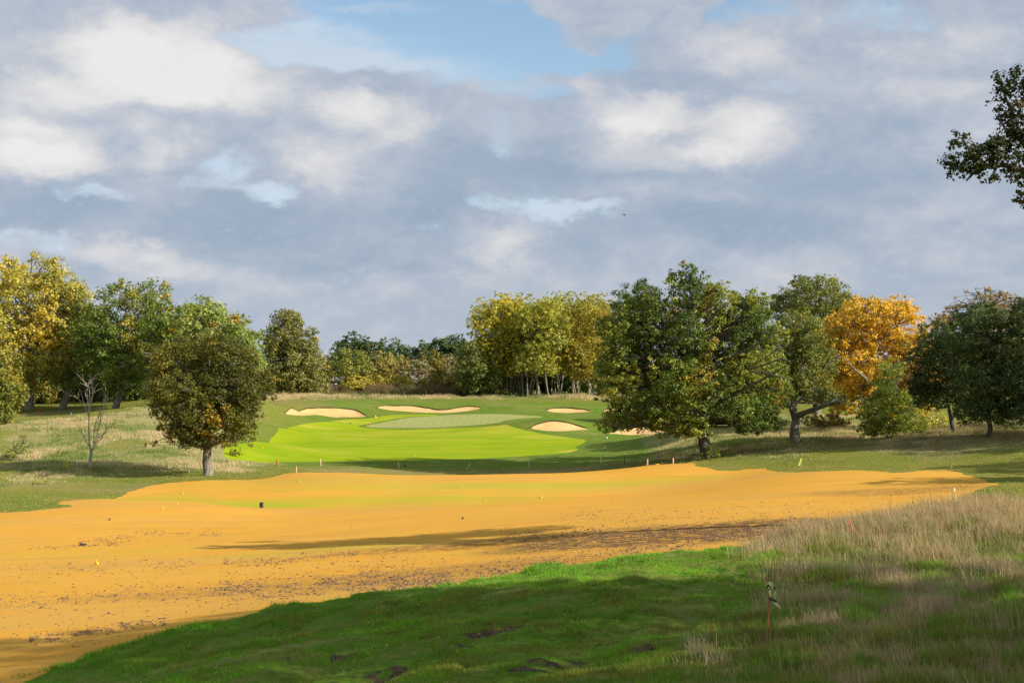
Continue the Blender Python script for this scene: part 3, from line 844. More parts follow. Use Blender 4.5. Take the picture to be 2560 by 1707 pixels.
def rough_col(X, Y, i, r):
    n = fbm(X * 0.16, Y * 0.16, 4, 61); n3 = fbm(X * 0.7, Y * 0.7, 3, 62)
    f = sstep(n * 0.85 + n3 * 0.45 + r.uniform(0, 1, len(X)) * 0.25, 0.55, 0.95)
    c = lerp((0.21, 0.27, 0.075), (0.64, 0.50, 0.30), f)
    right = (sstep(X, 22, 30) * sstep(-Y, -135, -120))[:, None] * 0.55     # reddish bents under the right-hand trees
    c = c * (1 - right) + lerp((0.19, 0.16, 0.07), (0.40, 0.27, 0.19), r.uniform(0, 1, len(X))) * right
    return c * r.uniform(0.75, 1.25, len(X))[:, None]


blades('rough_grass', x, y, h, 0.030 + 0.00012 * y, 5, 0.18, rough_col, 0.35, 7, label='tawny rough grass on the mounds around the fairway')

# short tufts that break up the mown banks in the middle distance
xs_, ys_ = scatter(330000, 62, 235, umax=0.39, seed=14, power=0.35)
inb = np.zeros(len(xs_), bool)
for zz in Z_BUNK + [Z_SAND, Z_BRIGHT, Z_GREEN]:
    inb |= sdist(xs_, ys_, zz) > -0.15
k = ~inb & (fbm(xs_ * 0.7, ys_ * 0.5, 3, 81) > 0.40)
x, y = xs_[k], ys_[k]


def bank_col(X, Y, i, r):
    n = fbm(X * 0.25, Y * 0.18, 4, 82); n2 = fbm(X * 0.06, Y * 0.06, 3, 83)
    far = ((1 - sstep(Y, 218, 228)) * sstep(Y, 118, 126) * sstep(X, -34, -24) * (1 - sstep(X, 20 + (Y - 140) * 0.12, 30 + (Y - 140) * 0.12)))[:, None]
    c = lerp((0.20, 0.27, 0.035), (0.36, 0.33, 0.075), sstep(n, 0.35, 0.65))
    c = c * (1 - 0.75 * far) + np.array([0.13, 0.29, 0.03]) * 0.75 * far
    s_ = (r.uniform(0, 1, len(X)) < 0.15)[:, None]
    c = np.where(s_, np.array([0.46, 0.38, 0.17]) * (1 - 0.4 * far), c)
    return c * r.uniform(0.7, 1.35, len(X))[:, None]


blades('bank_grass', x, y, (0.035 + 0.07 * fbm(x * 0.4, y * 0.4, 3, 84)) * (1 - 0.45 * sstep(y, 120, 160)), 0.035 + 0.0002 * y, 3, 0.16, bank_col, 0.5, 17, label='short grass on the banks around the sand and the green')

# ------------------------------------------------------------------ trees
def tube(path, radii, sides=7):
    path = np.asarray(path, float); radii = np.asarray(radii, float)
    n = len(path)
    tg = np.gradient(path, axis=0); tg /= np.linalg.norm(tg, axis=1)[:, None] + 1e-9
    ref = np.where(np.abs(tg[:, 2:3]) > 0.9, np.array([[1., 0, 0]]), np.array([[0, 0, 1.]]))
    a = np.cross(tg, ref); a /= np.linalg.norm(a, axis=1)[:, None] + 1e-9
    b = np.cross(tg, a)
    an = np.arange(sides) * 2 * pi / sides
    V = path[:, None] + radii[:, None, None] * (np.cos(an)[None, :, None] * a[:, None] + np.sin(an)[None, :, None] * b[:, None])
    V = V.reshape(-1, 3)
    i = np.arange(n - 1)[:, None] * sides; j = np.arange(sides)[None]
    F = np.stack([i + j, i + (j + 1) % sides, i + sides + (j + 1) % sides, i + sides + j], -1).reshape(-1, 4)
    return V, F


class MB:
    def __init__(self): self.V = []; self.F = []; self.n = 0

    def add(self, V, F):
        self.V.append(V); self.F.append(F + self.n); self.n += len(V)

    def limb(self, p0, p1, r0, r1, r, bow=0.12, seg=6, sides=7, droop=0.0):
        p0 = np.array(p0, float); p1 = np.array(p1, float)
        L = np.linalg.norm(p1 - p0)
        t = np.linspace(0, 1, seg + 1)[:, None]
        off = r.normal(0, 1, 3) * bow * L
        path = p0 + (p1 - p0) * t + np.sin(t * pi) * off * 0.6 + r.normal(0, 0.03 * L, (seg + 1, 3)) * np.sin(t * pi)
        path[:, 2] += np.sin(t[:, 0] * pi) * L * droop
        rr = r0 + (r1 - r0) * t[:, 0] ** 0.8
        self.add(*tube(path, rr, sides))
        return path

    def build(self, name, mat, parent=None, smooth=True):
        if not self.V: return None
        return mesh_np(name, np.vstack(self.V), np.vstack(self.F), mat, parent, smooth=smooth)


PAL = {
 'oak': [(0.075, 0.115, 0.018), (0.135, 0.182, 0.026), (0.235, 0.245, 0.038)],
 'oakfar': [(0.105, 0.130, 0.026), (0.160, 0.180, 0.034), (0.225, 0.215, 0.045)],
 'olive': [(0.135, 0.130, 0.022), (0.200, 0.180, 0.028), (0.28, 0.21, 0.032)],
 'yel': [(0.28, 0.27, 0.045), (0.44, 0.38, 0.06), (0.58, 0.42, 0.065)],
 'lemon': [(0.25, 0.25, 0.035), (0.46, 0.41, 0.045), (0.68, 0.53, 0.05)],
 'birch': [(0.23, 0.24, 0.045), (0.37, 0.36, 0.055), (0.50, 0.45, 0.065)],
 'orange': [(0.38, 0.27, 0.035), (0.60, 0.385, 0.035), (0.74, 0.47, 0.05)],
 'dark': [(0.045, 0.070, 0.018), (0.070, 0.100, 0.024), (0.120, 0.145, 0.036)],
 'conifer': [(0.048, 0.085, 0.022), (0.080, 0.125, 0.032), (0.125, 0.165, 0.045)],
 'brown': [(0.22, 0.14, 0.04), (0.34, 0.22, 0.06), (0.44, 0.28, 0.08)],
 'twig': [(0.18, 0.15, 0.075), (0.27, 0.22, 0.11), (0.36, 0.29, 0.14)],
 'gold': [(0.24, 0.21, 0.04), (0.40, 0.33, 0.045), (0.54, 0.43, 0.05)],
 'mix': [(0.11, 0.135, 0.022), (0.19, 0.19, 0.028), (0.36, 0.26, 0.035)],
}
tree_xyz = []


def leaf_cloud(centres, crad, nleaf, size, pal, r, outdir, accents=None, patchy=0.5, lobed=False, flat=0.7):
    """centres (n,3), crad (n,), outdir (n,3) -> leaf quads"""
    n = len(centres); N = n * nleaf
    cen = np.repeat(centres, nleaf, 0); cr_ = np.repeat(crad, nleaf)
    v = r.normal(0, 1, (N, 3)); v /= np.linalg.norm(v, axis=1)[:, None]
    rad = r.uniform(0, 1, N) ** 0.5
    p = cen + v * (rad * cr_)[:, None] * np.array([1, 1, flat])
    nrm = v * 0.9 + np.repeat(outdir, nleaf, 0) * 0.6 + np.array([0, 0, 0.35]) + r.normal(0, 0.65, (N, 3))
    nrm /= np.linalg.norm(nrm, axis=1)[:, None]
    a = np.cross(nrm, r.normal(0, 1, (N, 3))); a /= np.linalg.norm(a, axis=1)[:, None]
    b = np.cross(nrm, a)
    s = size * r.uniform(0.6, 1.3, N)[:, None]
    V = np.empty((N, 4, 3), np.float32)
    V[:, 0] = p - a * s * 0.55; V[:, 1] = p + b * s * 0.36 + nrm * s * 0.07; V[:, 2] = p + a * s * 0.6; V[:, 3] = p - b * s * 0.36 + nrm * s * 0.07
    F = np.arange(N * 4).reshape(-1, 4)
    pal = np.array(pal)
    big = fbm(centres[:, 0] * 0.35 + centres[:, 1] * 0.2 + 50, centres[:, 2] * 0.35 + centres[:, 1] * 0.3 + 50, 3, int(r.integers(1000)))
    f = np.clip((big - 0.5) * 2.4 * patchy + 0.45 + r.normal(0, 0.13, n), 0, 1)
    f = np.clip(np.repeat(f, nleaf) + r.normal(0, 0.13, N), 0, 1)
    C = np.where((f < 0.5)[:, None], lerp(pal[0], pal[1], np.clip(f * 2, 0, 1)), lerp(pal[1], pal[2], np.clip(f * 2 - 1, 0, 1)))
    if accents is not None:
        prob, ac = accents
        acn = fbm(centres[:, 0] * 0.5 + 90, centres[:, 2] * 0.5 + centres[:, 1] * 0.3 + 90, 2, int(r.integers(1000)))
        m = np.repeat(acn > np.quantile(acn, 1 - prob * 0.7), nleaf) & (r.uniform(0, 1, N) < 0.6)
        C = np.where(m[:, None], np.array(ac) * r.uniform(0.7, 1.2, (N, 1)), C)
    C = C * r.uniform(0.8, 1.7, (N, 1))
    return V.reshape(-1, 3), F, np.repeat(C, 4, 0)


def make_tree(name, label, cat, base, Y, lobes, pal, trunk_px=20, leaf=0.2, cov=2.6, clump=0.8, group=None, bark=None, seed=1, accents=None,
              stems=1, bare=0.0, depth=0.8, back=True, trunk_lean=0, fork=0.45, gaps=0.0, patchy=0.5, world=False, sprig=0.12, branch_vis=1.0, limbs=None, limb_k=1.0, limb_from=-1e9):
    """base (photo x, y or None -> ground), lobes in photo px; with world=True everything is in metres relative to the base"""
    r = np.random.default_rng(seed)
    s = Y / FPX
    bx = (base[0] - HX) * s if not world else base[0]
    gz = ground(bx, Y)
    L = []
    for lb in lobes:
        px, py, rx, ry = lb[:4]
        if world:
            L.append((bx + px, Y + (lb[4] if len(lb) > 4 else 0), gz + py, rx, ry))
        else:
            L.append(((px - HX) * s, Y + (lb[4] if len(lb) > 4 else r.uniform(-0.25, 0.25) * rx * s * 2), CZ + (HY - py) * s, rx * s, ry * s))
    L = np.array(L)
    half = (L[:, 0] + L[:, 3]).max() - (L[:, 0] - L[:, 3]).min()
    half *= 0.5
    cxm = ((L[:, 0] + L[:, 3]).max() + (L[:, 0] - L[:, 3]).min()) / 2
    if back:                                      # round the crown out in depth, inside the same outline
        ex = []
        for l in L:
            e = max(0.0, 1 - ((l[0] - cxm) / (half + 1e-6)) ** 2) ** 0.5 * half * depth
            for sg in (1, -1):
                if e > l[3] * 0.7:
                    ex.append((l[0] + r.uniform(-.1, .1) * l[3], Y + sg * e * r.uniform(0.55, 0.8), l[2] - 0.22 * l[4], l[3] * 0.80, l[4] * 0.74))
        # nudge the front ones apart too
        if ex: L = np.vstack([L, np.array(ex)])
    root = empty(name, (bx, Y, gz)); tag(root, label, cat, group)
    base_w = np.array([bx, Y, gz])
    # clumps
    cs, crs, ods = [], [], []
    for l in L:
        a_, b_, c_ = l[3], l[3] * 0.9, l[4]
        area = 4 * pi * ((a_ * b_) ** 1.6 / 3 + 2 * (a_ * c_) ** 1.6 / 3) ** (1 / 1.6)
        m = max(3, int(area * cov / (clump ** 2 * 3.0) * 1.0))
        v = r.normal(0, 1, (m, 3)); v /= np.linalg.norm(v, axis=1)[:, None]
        f = r.uniform(0.5, 1.0, m) ** 0.6
        k_ = r.uniform(0, 1, m) < sprig
        # boughs: small domes over the lobe, clumps sit on the domes
        rs = max(0.34 * min(a_, c_), clump * 0.9)
        nb_ = max(4, int(2.1 * area / (rs * rs * 3.1)))
        bv = r.normal(0, 1, (nb_, 3)); bv /= np.linalg.norm(bv, axis=1)[:, None]
        bc = bv * (np.array([a_, b_, c_]) - rs * 0.42) * r.uniform(0.8, 1.06, (nb_, 1))
        own = r.integers(0, nb_, m)
        dome = bv[own] * 0.75 + np.array([0, 0, 0.25]) + v * 0.8; dome /= np.linalg.norm(dome, axis=1)[:, None]
        rad_ = rs * np.where(k_, 1.25, r.uniform(0.45, 1.0, m))
        pos = bc[own] + dome * rad_[:, None]
        inn = r.uniform(0, 1, m) < 0.18                      # a few inner clumps
        pos = np.where(inn[:, None], v * f[:, None] * np.array([a_, b_, c_]) * 0.6, pos)
        cs.append(np.array([l[0], l[1], l[2]]) + pos)
        crs.append(np.where(k_, 0.5, 0.85) * clump * r.uniform(0.6, 1.15, m)); ods.append(dome)
    cs = np.vstack(cs); crs = np.concatenate(crs); ods = np.vstack(ods)
    if gaps > 0:
        g_ = fbm(cs[:, 0] * 0.5 + 40 + seed, cs[:, 2] * 0.5 + cs[:, 1] * 0.4 + 40, 3, seed)
        k_ = g_ > np.quantile(g_, gaps); cs, crs, ods = cs[k_], crs[k_], ods[k_]
    above = cs[:, 2] > gz + 0.15; cs, crs, ods = cs[above], crs[above], ods[above]
    nl = int(np.clip((clump / leaf) ** 2 * 2.3 * (1 - bare), 4, 90))
    V, F, C = leaf_cloud(cs, crs, nl, leaf, PAL[pal] if isinstance(pal, str) else pal, r, ods, accents, patchy)
    V -= base_w.astype(np.float32)
    mesh_np('crown', V, F, M_LEAF, root, colr=C)
    # trunk and limbs
    mb = MB()
    tw = trunk_px * s / 2 if not world else trunk_px / 2
    cz = L[:, 2].min(); top = np.array([np.average(L[:, 0], weights=L[:, 3]), Y, np.average(L[:, 2], weights=L[:, 3])])
    for st in range(stems):
        b0 = np.array([0, 0, -0.3]) + (np.array([r.normal(0, 0.7), r.normal(0, 0.6), 0]) if stems > 1 else 0)
        tp = (top - base_w) + (np.array([r.normal(0, 0.35 * half), r.normal(0, 0.3 * half), 0]) if stems > 1 else np.array([trunk_lean, 0, 0]))
        fk = b0 + (tp - b0) * fork
        # flared trunk
        path = [b0, b0 + (fk - b0) * 0.06, b0 + (fk - b0) * 0.25 + r.normal(0, 0.04, 3), b0 + (fk - b0) * 0.6 + r.normal(0, 0.08, 3), fk]
        mb.add(*tube(path, [tw * 1.55, tw * 1.2, tw, tw * 0.92, tw * 0.85], 12))
        pth = mb.limb(fk, tp, tw * 0.8, tw * 0.25, r, 0.06, 6, 8)
        nodes = [fk] + list(pth[2:])
        idxs = list(range(len(L))) if stems == 1 else list(r.choice(len(L), min(len(L), 5), replace=False))
        for i in idxs:
            if L[i, 0] < limb_from * s: continue
            l = L[i]; tgt = np.array([l[0], l[1], l[2]]) - base_w
            d_ = [np.linalg.norm(tgt - q_) + 2.0 * max(0, q_[2] - tgt[2]) for q_ in nodes]
            j = int(np.argmin(d_)); r0 = tw * (0.27 - 0.03 * j) * limb_k
            p = mb.limb(nodes[j], tgt, max(r0, 0.04), max(tw * 0.10 * limb_k, 0.02), r, 0.13, 6, 6, 0.08)
            near_ = np.argsort(np.linalg.norm(cs - (tgt + base_w), axis=1) + r.uniform(0, l[3], len(cs)))[:int(7 * branch_vis)]
            for q_ in near_:
                jj = int(r.integers(3, 7)) if len(p) > 6 else len(p) - 1
                mb.limb(p[jj], cs[q_] - base_w, max(tw * 0.11 * limb_k, 0.02), 0.012, r, 0.12, 4, 4, 0.05)
    for lm in (limbs or []):                       # limbs that show in the photo: list of photo points
        pts = np.array([((a_ - HX) * s, Y + d_, CZ + (HY - b_) * s) for a_, b_, d_ in lm[1:]]) - base_w
        mb.add(*tube(pts, np.linspace(lm[0], 0.04, len(pts)), 7))
    mb.build('trunk', bark or M_BARK, root)
    return root


OR = (0.40, 0.27, 0.035); YE = (0.50, 0.36, 0.03); RU = (0.50, 0.20, 0.05)
# the two oaks at the fairway
make_tree('oak_tree', 'largest green oak, standing alone right of the green with its trunk at the sand edge', 'tree', (1768, 1141), 116,
          [(1712, 696, 32, 30), (1728, 745, 58, 44), (1775, 728, 28, 34), (1790, 765, 40, 42), (1566, 748, 32, 32), (1578, 785, 44, 34), (1618, 728, 24, 28), (1628, 765, 34, 34), (1540, 815, 42, 38), (1605, 820, 60, 55), (1680, 810, 70, 60), (1765, 835, 75, 62),
           (1862, 752, 34, 24), (1892, 768, 28, 24), (1866, 790, 44, 30), (1900, 830, 46, 40), (1835, 820, 45, 50), (1560, 885, 60, 58), (1640, 905, 80, 70), (1730, 930, 75, 60), (1850, 915, 65, 50), (1915, 905, 45, 55), (1935, 965, 35, 50), (1535, 965, 42, 45), (1560, 1035, 48, 38),
           (1615, 1005, 65, 48), (1640, 1055, 48, 24), (1715, 1020, 60, 45), (1740, 1062, 36, 20), (1830, 1010, 65, 40), (1890, 1020, 50, 40), (1915, 1055, 28, 22), (1518, 925, 32, 38), (1525, 1062, 22, 16), (1865, 1060, 35, 16), (1690, 1070, 30, 16), (1880, 870, 44, 40), (1800, 880, 50, 44), (1770, 980, 50, 40), (1670, 960, 60, 50)],
          [(0.055, 0.090, 0.015), (0.125, 0.175, 0.024), (0.29, 0.30, 0.045)], 31, 0.17, 2.7, 0.60, seed=11, accents=(0.07, OR), gaps=0.15, patchy=1.0, fork=0.34, bark=M_BARKD, sprig=0.3,
          limbs=[(0.20, (1785, 1020, 0), (1815, 985, -3), (1850, 965, -5), (1900, 930, -7), (1925, 915, -7.5)), (0.09, (1840, 925, -6.5), (1870, 915, -7.4), (1905, 900, -8), (1930, 908, -8)),
                 (0.08, (1840, 930, -6.5), (1880, 935, -7.6), (1910, 945, -8), (1935, 950, -8)), (0.13, (1800, 900, -4), (1850, 870, -6.5), (1885, 850, -7.4), (1900, 830, -7.5)), (0.07, (1835, 915, -7), (1860, 905, -7.6), (1890, 885, -8), (1920, 870, -8))])
make_tree('oak_tree', 'medium olive green oak with a thick short trunk at the left end of the sand', 'tree', (522, 1187), 109,
          [(520, 868, 66, 40), (450, 892, 66, 46), (392, 905, 48, 44), (590, 900, 56, 42), (628, 945, 46, 46), (480, 960, 95, 60), (408, 965, 42, 50), (560, 980, 72, 56), (640, 985, 38, 34), (655, 955, 26, 28), (450, 1035, 56, 42),
           (520, 1050, 58, 42), (588, 1050, 52, 42), (425, 1075, 32, 22), (500, 1095, 40, 20), (590, 1092, 34, 20), (618, 1030, 40, 34), (368, 885, 28, 28), (400, 1010, 26, 30), (560, 860, 36, 26), (480, 1100, 30, 14)],
          [(0.065, 0.074, 0.011), (0.110, 0.112, 0.015), (0.200, 0.172, 0.024)], 24, 0.17, 2.2, 0.60, seed=12, accents=(0.05, OR), fork=0.36, gaps=0.14, sprig=0.3, patchy=0.9)
# left-hand wood
LW = dict(group='trees of the wood on the left')
make_tree('chestnut_tree', 'tall golden yellow tree at the left edge of the picture', 'tree', (75, 1025), 184,
          [(30, 700, 58, 46), (105, 692, 58, 42), (60, 775, 88, 70), (150, 738, 55, 44), (192, 722, 28, 26), (135, 815, 66, 56), (168, 880, 44, 52), (28, 850, 60, 56), (100, 900, 60, 50), (65, 935, 56, 44), (180, 800, 40, 40), (90, 850, 60, 60), (-60, 790, 80, 90), (-50, 900, 60, 70), (195, 790, 24, 30), (110, 650, 20, 14), (20, 665, 24, 18)],
          'yel', 22, 0.30, 2.2, 1.0, seed=21, accents=(0.16, (0.16, 0.17, 0.03)), bark=M_PALE, gaps=0.12, **LW)
make_tree('oak_tree', 'green oak behind the dead tree, its dark trunk beside the golden tree', 'tree', (155, 1018), 182,
          [(210, 850, 50, 55), (232, 785, 38, 44), (182, 930, 45, 36), (240, 900, 40, 46), (200, 760, 26, 36), (150, 940, 40, 26)], 'oakfar', 18, 0.30, 2.2, 1.0, seed=22, accents=(0.1, YE), bark=M_BARK, gaps=0.1, **LW)
make_tree('oak_tree', 'green oak with a pale trunk and two thin tufts of crown on top', 'tree', (287, 1024), 174,
          [(242, 805, 46, 44), (300, 745, 36, 34), (312, 724, 20, 14), (390, 718, 30, 13), (370, 768, 52, 36), (312, 825, 66, 55), (262, 880, 54, 50), (225, 840, 40, 44), (440, 830, 50, 50), (350, 860, 60, 50), (402, 815, 60, 50), (335, 905, 60, 42), (295, 955, 50, 26), (420, 860, 40, 40)],
          'oak', 18, 0.30, 2.2, 1.0, seed=23, accents=(0.16, YE), bark=M_PALE, gaps=0.1, **LW)
make_tree('oak_tree', 'dense round green oak right behind the medium oak', 'tree', (540, 1000), 165,
          [(512, 788, 52, 40), (555, 822, 56, 50), (604, 850, 44, 56), (475, 808, 48, 48), (628, 900, 30, 46), (460, 880, 60, 60), (560, 900, 60, 60), (640, 950, 20, 30), (480, 960, 60, 30), (590, 970, 50, 26)],
          [(0.150, 0.195, 0.040), (0.225, 0.270, 0.055), (0.33, 0.345, 0.08)], 20, 0.28, 2.3, 1.0, seed=24, accents=(0.04, RU), **LW)
make_tree('oak_tree', 'dark green tree deep in the left wood behind its trunks', 'tree', (400, 1000), 192,
          [(380, 880, 60, 60), (430, 930, 50, 50), (350, 960, 50, 40), (480, 960, 50, 40), (300, 950, 40, 40)], 'dark', 18, 0.32, 2.2, 1.1, seed=25, **LW)
make_tree('oak_tree', 'low branching olive tree cut by the left edge of the picture', 'tree', (-30, 1085), 146,
          [(5, 925, 42, 50), (-40, 960, 60, 60), (22, 975, 42, 36), (-20, 1040, 34, 40), (10, 1020, 24, 40), (30, 1005, 26, 18)], 'mix', 20, 0.26, 2.3, 0.8, seed=26, **LW)
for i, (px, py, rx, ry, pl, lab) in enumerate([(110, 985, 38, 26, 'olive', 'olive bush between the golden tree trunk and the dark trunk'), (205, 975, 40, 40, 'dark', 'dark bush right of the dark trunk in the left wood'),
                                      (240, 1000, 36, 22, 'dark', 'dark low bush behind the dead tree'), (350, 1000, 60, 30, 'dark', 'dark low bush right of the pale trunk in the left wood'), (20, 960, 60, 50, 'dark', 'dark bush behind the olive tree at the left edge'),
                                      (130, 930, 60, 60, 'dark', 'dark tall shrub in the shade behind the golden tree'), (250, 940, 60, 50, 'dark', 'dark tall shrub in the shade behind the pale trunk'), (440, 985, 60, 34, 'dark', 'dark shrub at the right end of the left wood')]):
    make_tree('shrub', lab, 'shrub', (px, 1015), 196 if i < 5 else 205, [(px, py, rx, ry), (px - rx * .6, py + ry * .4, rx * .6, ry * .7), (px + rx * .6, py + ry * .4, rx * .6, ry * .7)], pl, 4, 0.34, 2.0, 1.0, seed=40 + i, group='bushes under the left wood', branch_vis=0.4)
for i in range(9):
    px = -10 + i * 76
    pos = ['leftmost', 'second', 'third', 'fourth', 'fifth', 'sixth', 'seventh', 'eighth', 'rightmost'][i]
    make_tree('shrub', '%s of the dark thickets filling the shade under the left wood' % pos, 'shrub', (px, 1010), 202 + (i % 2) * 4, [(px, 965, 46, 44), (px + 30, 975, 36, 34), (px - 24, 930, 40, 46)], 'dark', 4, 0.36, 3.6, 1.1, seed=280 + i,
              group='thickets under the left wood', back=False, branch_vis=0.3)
# round tree left of centre
make_tree('oak_tree', 'lone round olive tree left of the hedgerow', 'tree', (738, 990), 236,
          [(712, 812, 42, 32), (698, 850, 42, 42), (757, 856, 42, 42), (730, 900, 66, 50), (690, 925, 40, 44), (782, 918, 36, 50), (745, 955, 66, 30), (680, 880, 22, 30), (800, 960, 20, 24), (720, 792, 24, 16)],
          [(0.120, 0.125, 0.030), (0.18, 0.18, 0.04), (0.27, 0.25, 0.07)], 14, 0.36, 2.3, 1.0, seed=31, accents=(0.03, YE))

# hedgerow: conifers behind, shrubs in front
for i, (px, top, wd, pl) in enumerate([(845, 852, 26, 'conifer'), (880, 833, 40, 'dark'), (915, 842, 34, 'dark'), (958, 850, 26, 'conifer'), (990, 850, 26, 'conifer'), (1012, 862, 22, 'conifer'), (1035, 866, 22, 'dark'), (1062, 852, 26, 'conifer'),
                                       (1092, 842, 26, 'conifer'), (1122, 836, 30, 'conifer'), (1148, 838, 26, 'conifer'), (1170, 850, 24, 'conifer')]):
    top += 7
    lb = [(px, top + 8, wd * .32, 12), (px + 4, top + 22, wd * .7, 18), (px - 4, top + 40, wd * 1.0, 24), (px, top + 70, wd * 1.3, 30), (px, top + 105, wd * 1.4, 34)]
    pos = ['leftmost', 'second', 'third', 'fourth', 'fifth', 'sixth', 'seventh', 'eighth', 'ninth', 'tenth', 'eleventh', 'rightmost'][i]
    make_tree('conifer' if pl == 'conifer' else 'dark_tree', '%s of the dark evergreen trees on the skyline behind the hedgerow' % pos, 'tree', (px, 975), 300, lb, pl, 6, 0.42, 4.2, 1.1, seed=60 + i,
              group='dark trees behind the hedgerow', back=False, sprig=0.35, branch_vis=0.3)
HEDGE = [(680, 965, 34, 30, 'olive', 'dull green bush at the foot of the lone round tree'), (775, 905, 24, 40, 'twig', 'brown twiggy shrub right of the lone round tree'), (800, 930, 30, 40, 'olive', 'low olive shrub right of the lone round tree'), (880, 915, 42, 42, [(0.15, 0.17, 0.03), (0.23, 0.24, 0.04), (0.34, 0.31, 0.05)], 'yellow green shrub with spreading top in the hedgerow'),
         (945, 922, 38, 40, [(0.20, 0.18, 0.06), (0.32, 0.27, 0.07), (0.46, 0.36, 0.08)], 'yellow twiggy shrub left of middle in the hedgerow'), (990, 925, 34, 38, [(0.20, 0.18, 0.06), (0.30, 0.25, 0.07), (0.42, 0.33, 0.08)], 'yellow shrub at the middle of the hedgerow'), (1040, 938, 36, 36, 'twig', 'bare brown shrub in front of the grey roof'), (1078, 915, 30, 40, 'olive', 'olive shrub left of the right end of the hedgerow'),
         (1125, 932, 36, 42, 'twig', 'grey brown shrub at the right end of the hedgerow'), (900, 962, 34, 18, 'gold', 'low golden bush left in the hedgerow'), (950, 958, 34, 20, 'gold', 'low golden bush beside the grassy gap'), (1000, 962, 30, 16, 'gold', 'low golden bush right in the hedgerow'),
         (1090, 962, 40, 22, 'olive', 'low olive bush right of the golden bushes'), (1150, 960, 34, 26, 'mix', 'low mixed bush by the dark tree at the birches'), (760, 968, 26, 18, 'orange', 'small orange bush under the lone round tree'), (800, 975, 30, 14, 'twig', 'low brown scrub before the white building')]
for i, (px, py, rx, ry, pl, lab) in enumerate(HEDGE):
    r_ = random.Random(i)
    yb = 240 + (i % 3) * 3 if i >= 9 else 258 + (i % 3) * 4
    make_tree('shrub', lab, 'shrub', (px, 985), yb, [(px, py, rx, ry), (px - rx * .6, py + ry * .35, rx * .6, ry * .6), (px + rx * .6, py + ry * .3, rx * .6, ry * .65), (px, min(py + ry, 972), rx * .8, 14)],
              pl, 4, 0.33, 3.6, 0.8, seed=80 + i, group='shrubs of the hedgerow', sprig=0.4, gaps=0.05, bare=0.3 if pl == 'twig' else 0.0, back=False)

# birch stand right of centre
make_tree('dark_tree', 'dark green low tree at the left foot of the yellow stand', 'tree', (1200, 990), 236,
          [(1185, 880, 42, 44), (1165, 930, 34, 40), (1215, 930, 44, 46), (1240, 960, 34, 28), (1190, 960, 34, 26)], 'oakfar', 12, 0.34, 2.3, 1.0, seed=101)
BI = [(1250, 238, [(1200, 800, 40, 40), (1240, 770, 44, 36), (1215, 850, 36, 36), (1270, 820, 40, 44)], 'lemon', 'leftmost yellow tree of the stand right of centre'),
      (1290, 240, [(1280, 762, 40, 28), (1300, 800, 44, 40), (1270, 850, 40, 40), (1320, 850, 36, 36)], 'lemon', 'second yellow tree from the left in the stand, brightest on top'),
      (1330, 236, [(1335, 775, 40, 34), (1350, 820, 44, 44), (1320, 880, 38, 36)], 'birch', 'pale green many-stemmed tree at the middle of the stand'),
      (1358, 232, [(1370, 770, 36, 32), (1385, 830, 40, 46), (1360, 880, 36, 40), (1310, 900, 30, 30)], 'birch', 'many-stemmed birch with pale trunks nearest in the stand'),
      (1395, 240, [(1410, 760, 40, 30), (1425, 810, 40, 44), (1400, 870, 40, 40)], 'birch', 'yellow green tree right of the pale trunks'),
      (1440, 244, [(1460, 770, 34, 34), (1450, 830, 40, 44), (1480, 800, 34, 34)], 'birch', 'thin yellow green tree left of the big oak crown'),
      (1490, 246, [(1500, 765, 36, 30), (1510, 810, 36, 40), (1530, 850, 40, 40)], [(0.24, 0.23, 0.07), (0.36, 0.33, 0.09), (0.45, 0.40, 0.12)], 'thin pale leafed tree at the back beside the big oak crown'),
      (1465, 234, [(1430, 890, 36, 32), (1470, 870, 44, 46), (1500, 920, 40, 36), (1450, 930, 30, 20)], [(0.21, 0.20, 0.03), (0.35, 0.29, 0.04), (0.50, 0.34, 0.045)], 'low orange tinted tree in front of the stand, left of the big oak')]
for i, (px, yb, lb, pl, lab) in enumerate(BI):
    make_tree('birch_tree', lab, 'tree', (px, 992), yb, lb + [(px + 8, 905, 36, 34), (px - 16, 865, 34, 40), (px + 24, 845, 32, 38), (px - 30, 900, 26, 26), (px + 6, 762 + (i * 37) % 19, 30, 24), (px - 32, 800, 34, 34), (px + 34, 796, 34, 34)], pl, 3.2, 0.26, 1.7, 0.62, seed=110 + i, group='trees of the yellow stand', bark=M_PALE, stems=4 if i != 7 else 2, gaps=0.12, fork=0.6, sprig=0.5, branch_vis=0.8)
for i in range(9):
    px = 1265 + i * 33 + random.Random(i).uniform(-8, 8)
    pos = ['leftmost', 'second', 'third', 'fourth', 'fifth', 'sixth', 'seventh', 'eighth', 'rightmost'][i]
    make_tree('birch_tree', '%s of the thin pale trunks in the shade under the yellow stand' % pos, 'tree', (px, 990), 238 + (i * 7) % 11, [(px + 3, 860, 22, 34), (px - 6, 900, 20, 24)], 'birch', 3.0, 0.32, 1.2, 0.8, seed=130 + i, group='thin trees under the yellow stand', bark=M_PALE, stems=3, fork=0.75, branch_vis=0.4, back=False)
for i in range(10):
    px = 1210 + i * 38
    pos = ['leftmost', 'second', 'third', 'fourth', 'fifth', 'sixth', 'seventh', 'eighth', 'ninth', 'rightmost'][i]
    make_tree('shrub', '%s of the dark bushes behind the trunks of the yellow stand' % pos, 'shrub', (px, 985), 256, [(px, 940, 36, 34), (px + 10, 968, 36, 22), (px - 8, 890, 34, 40)], 'dark', 4, 0.36, 4.0, 1.1, seed=150 + i, group='dark bushes behind the yellow stand', back=False, branch_vis=0.3)

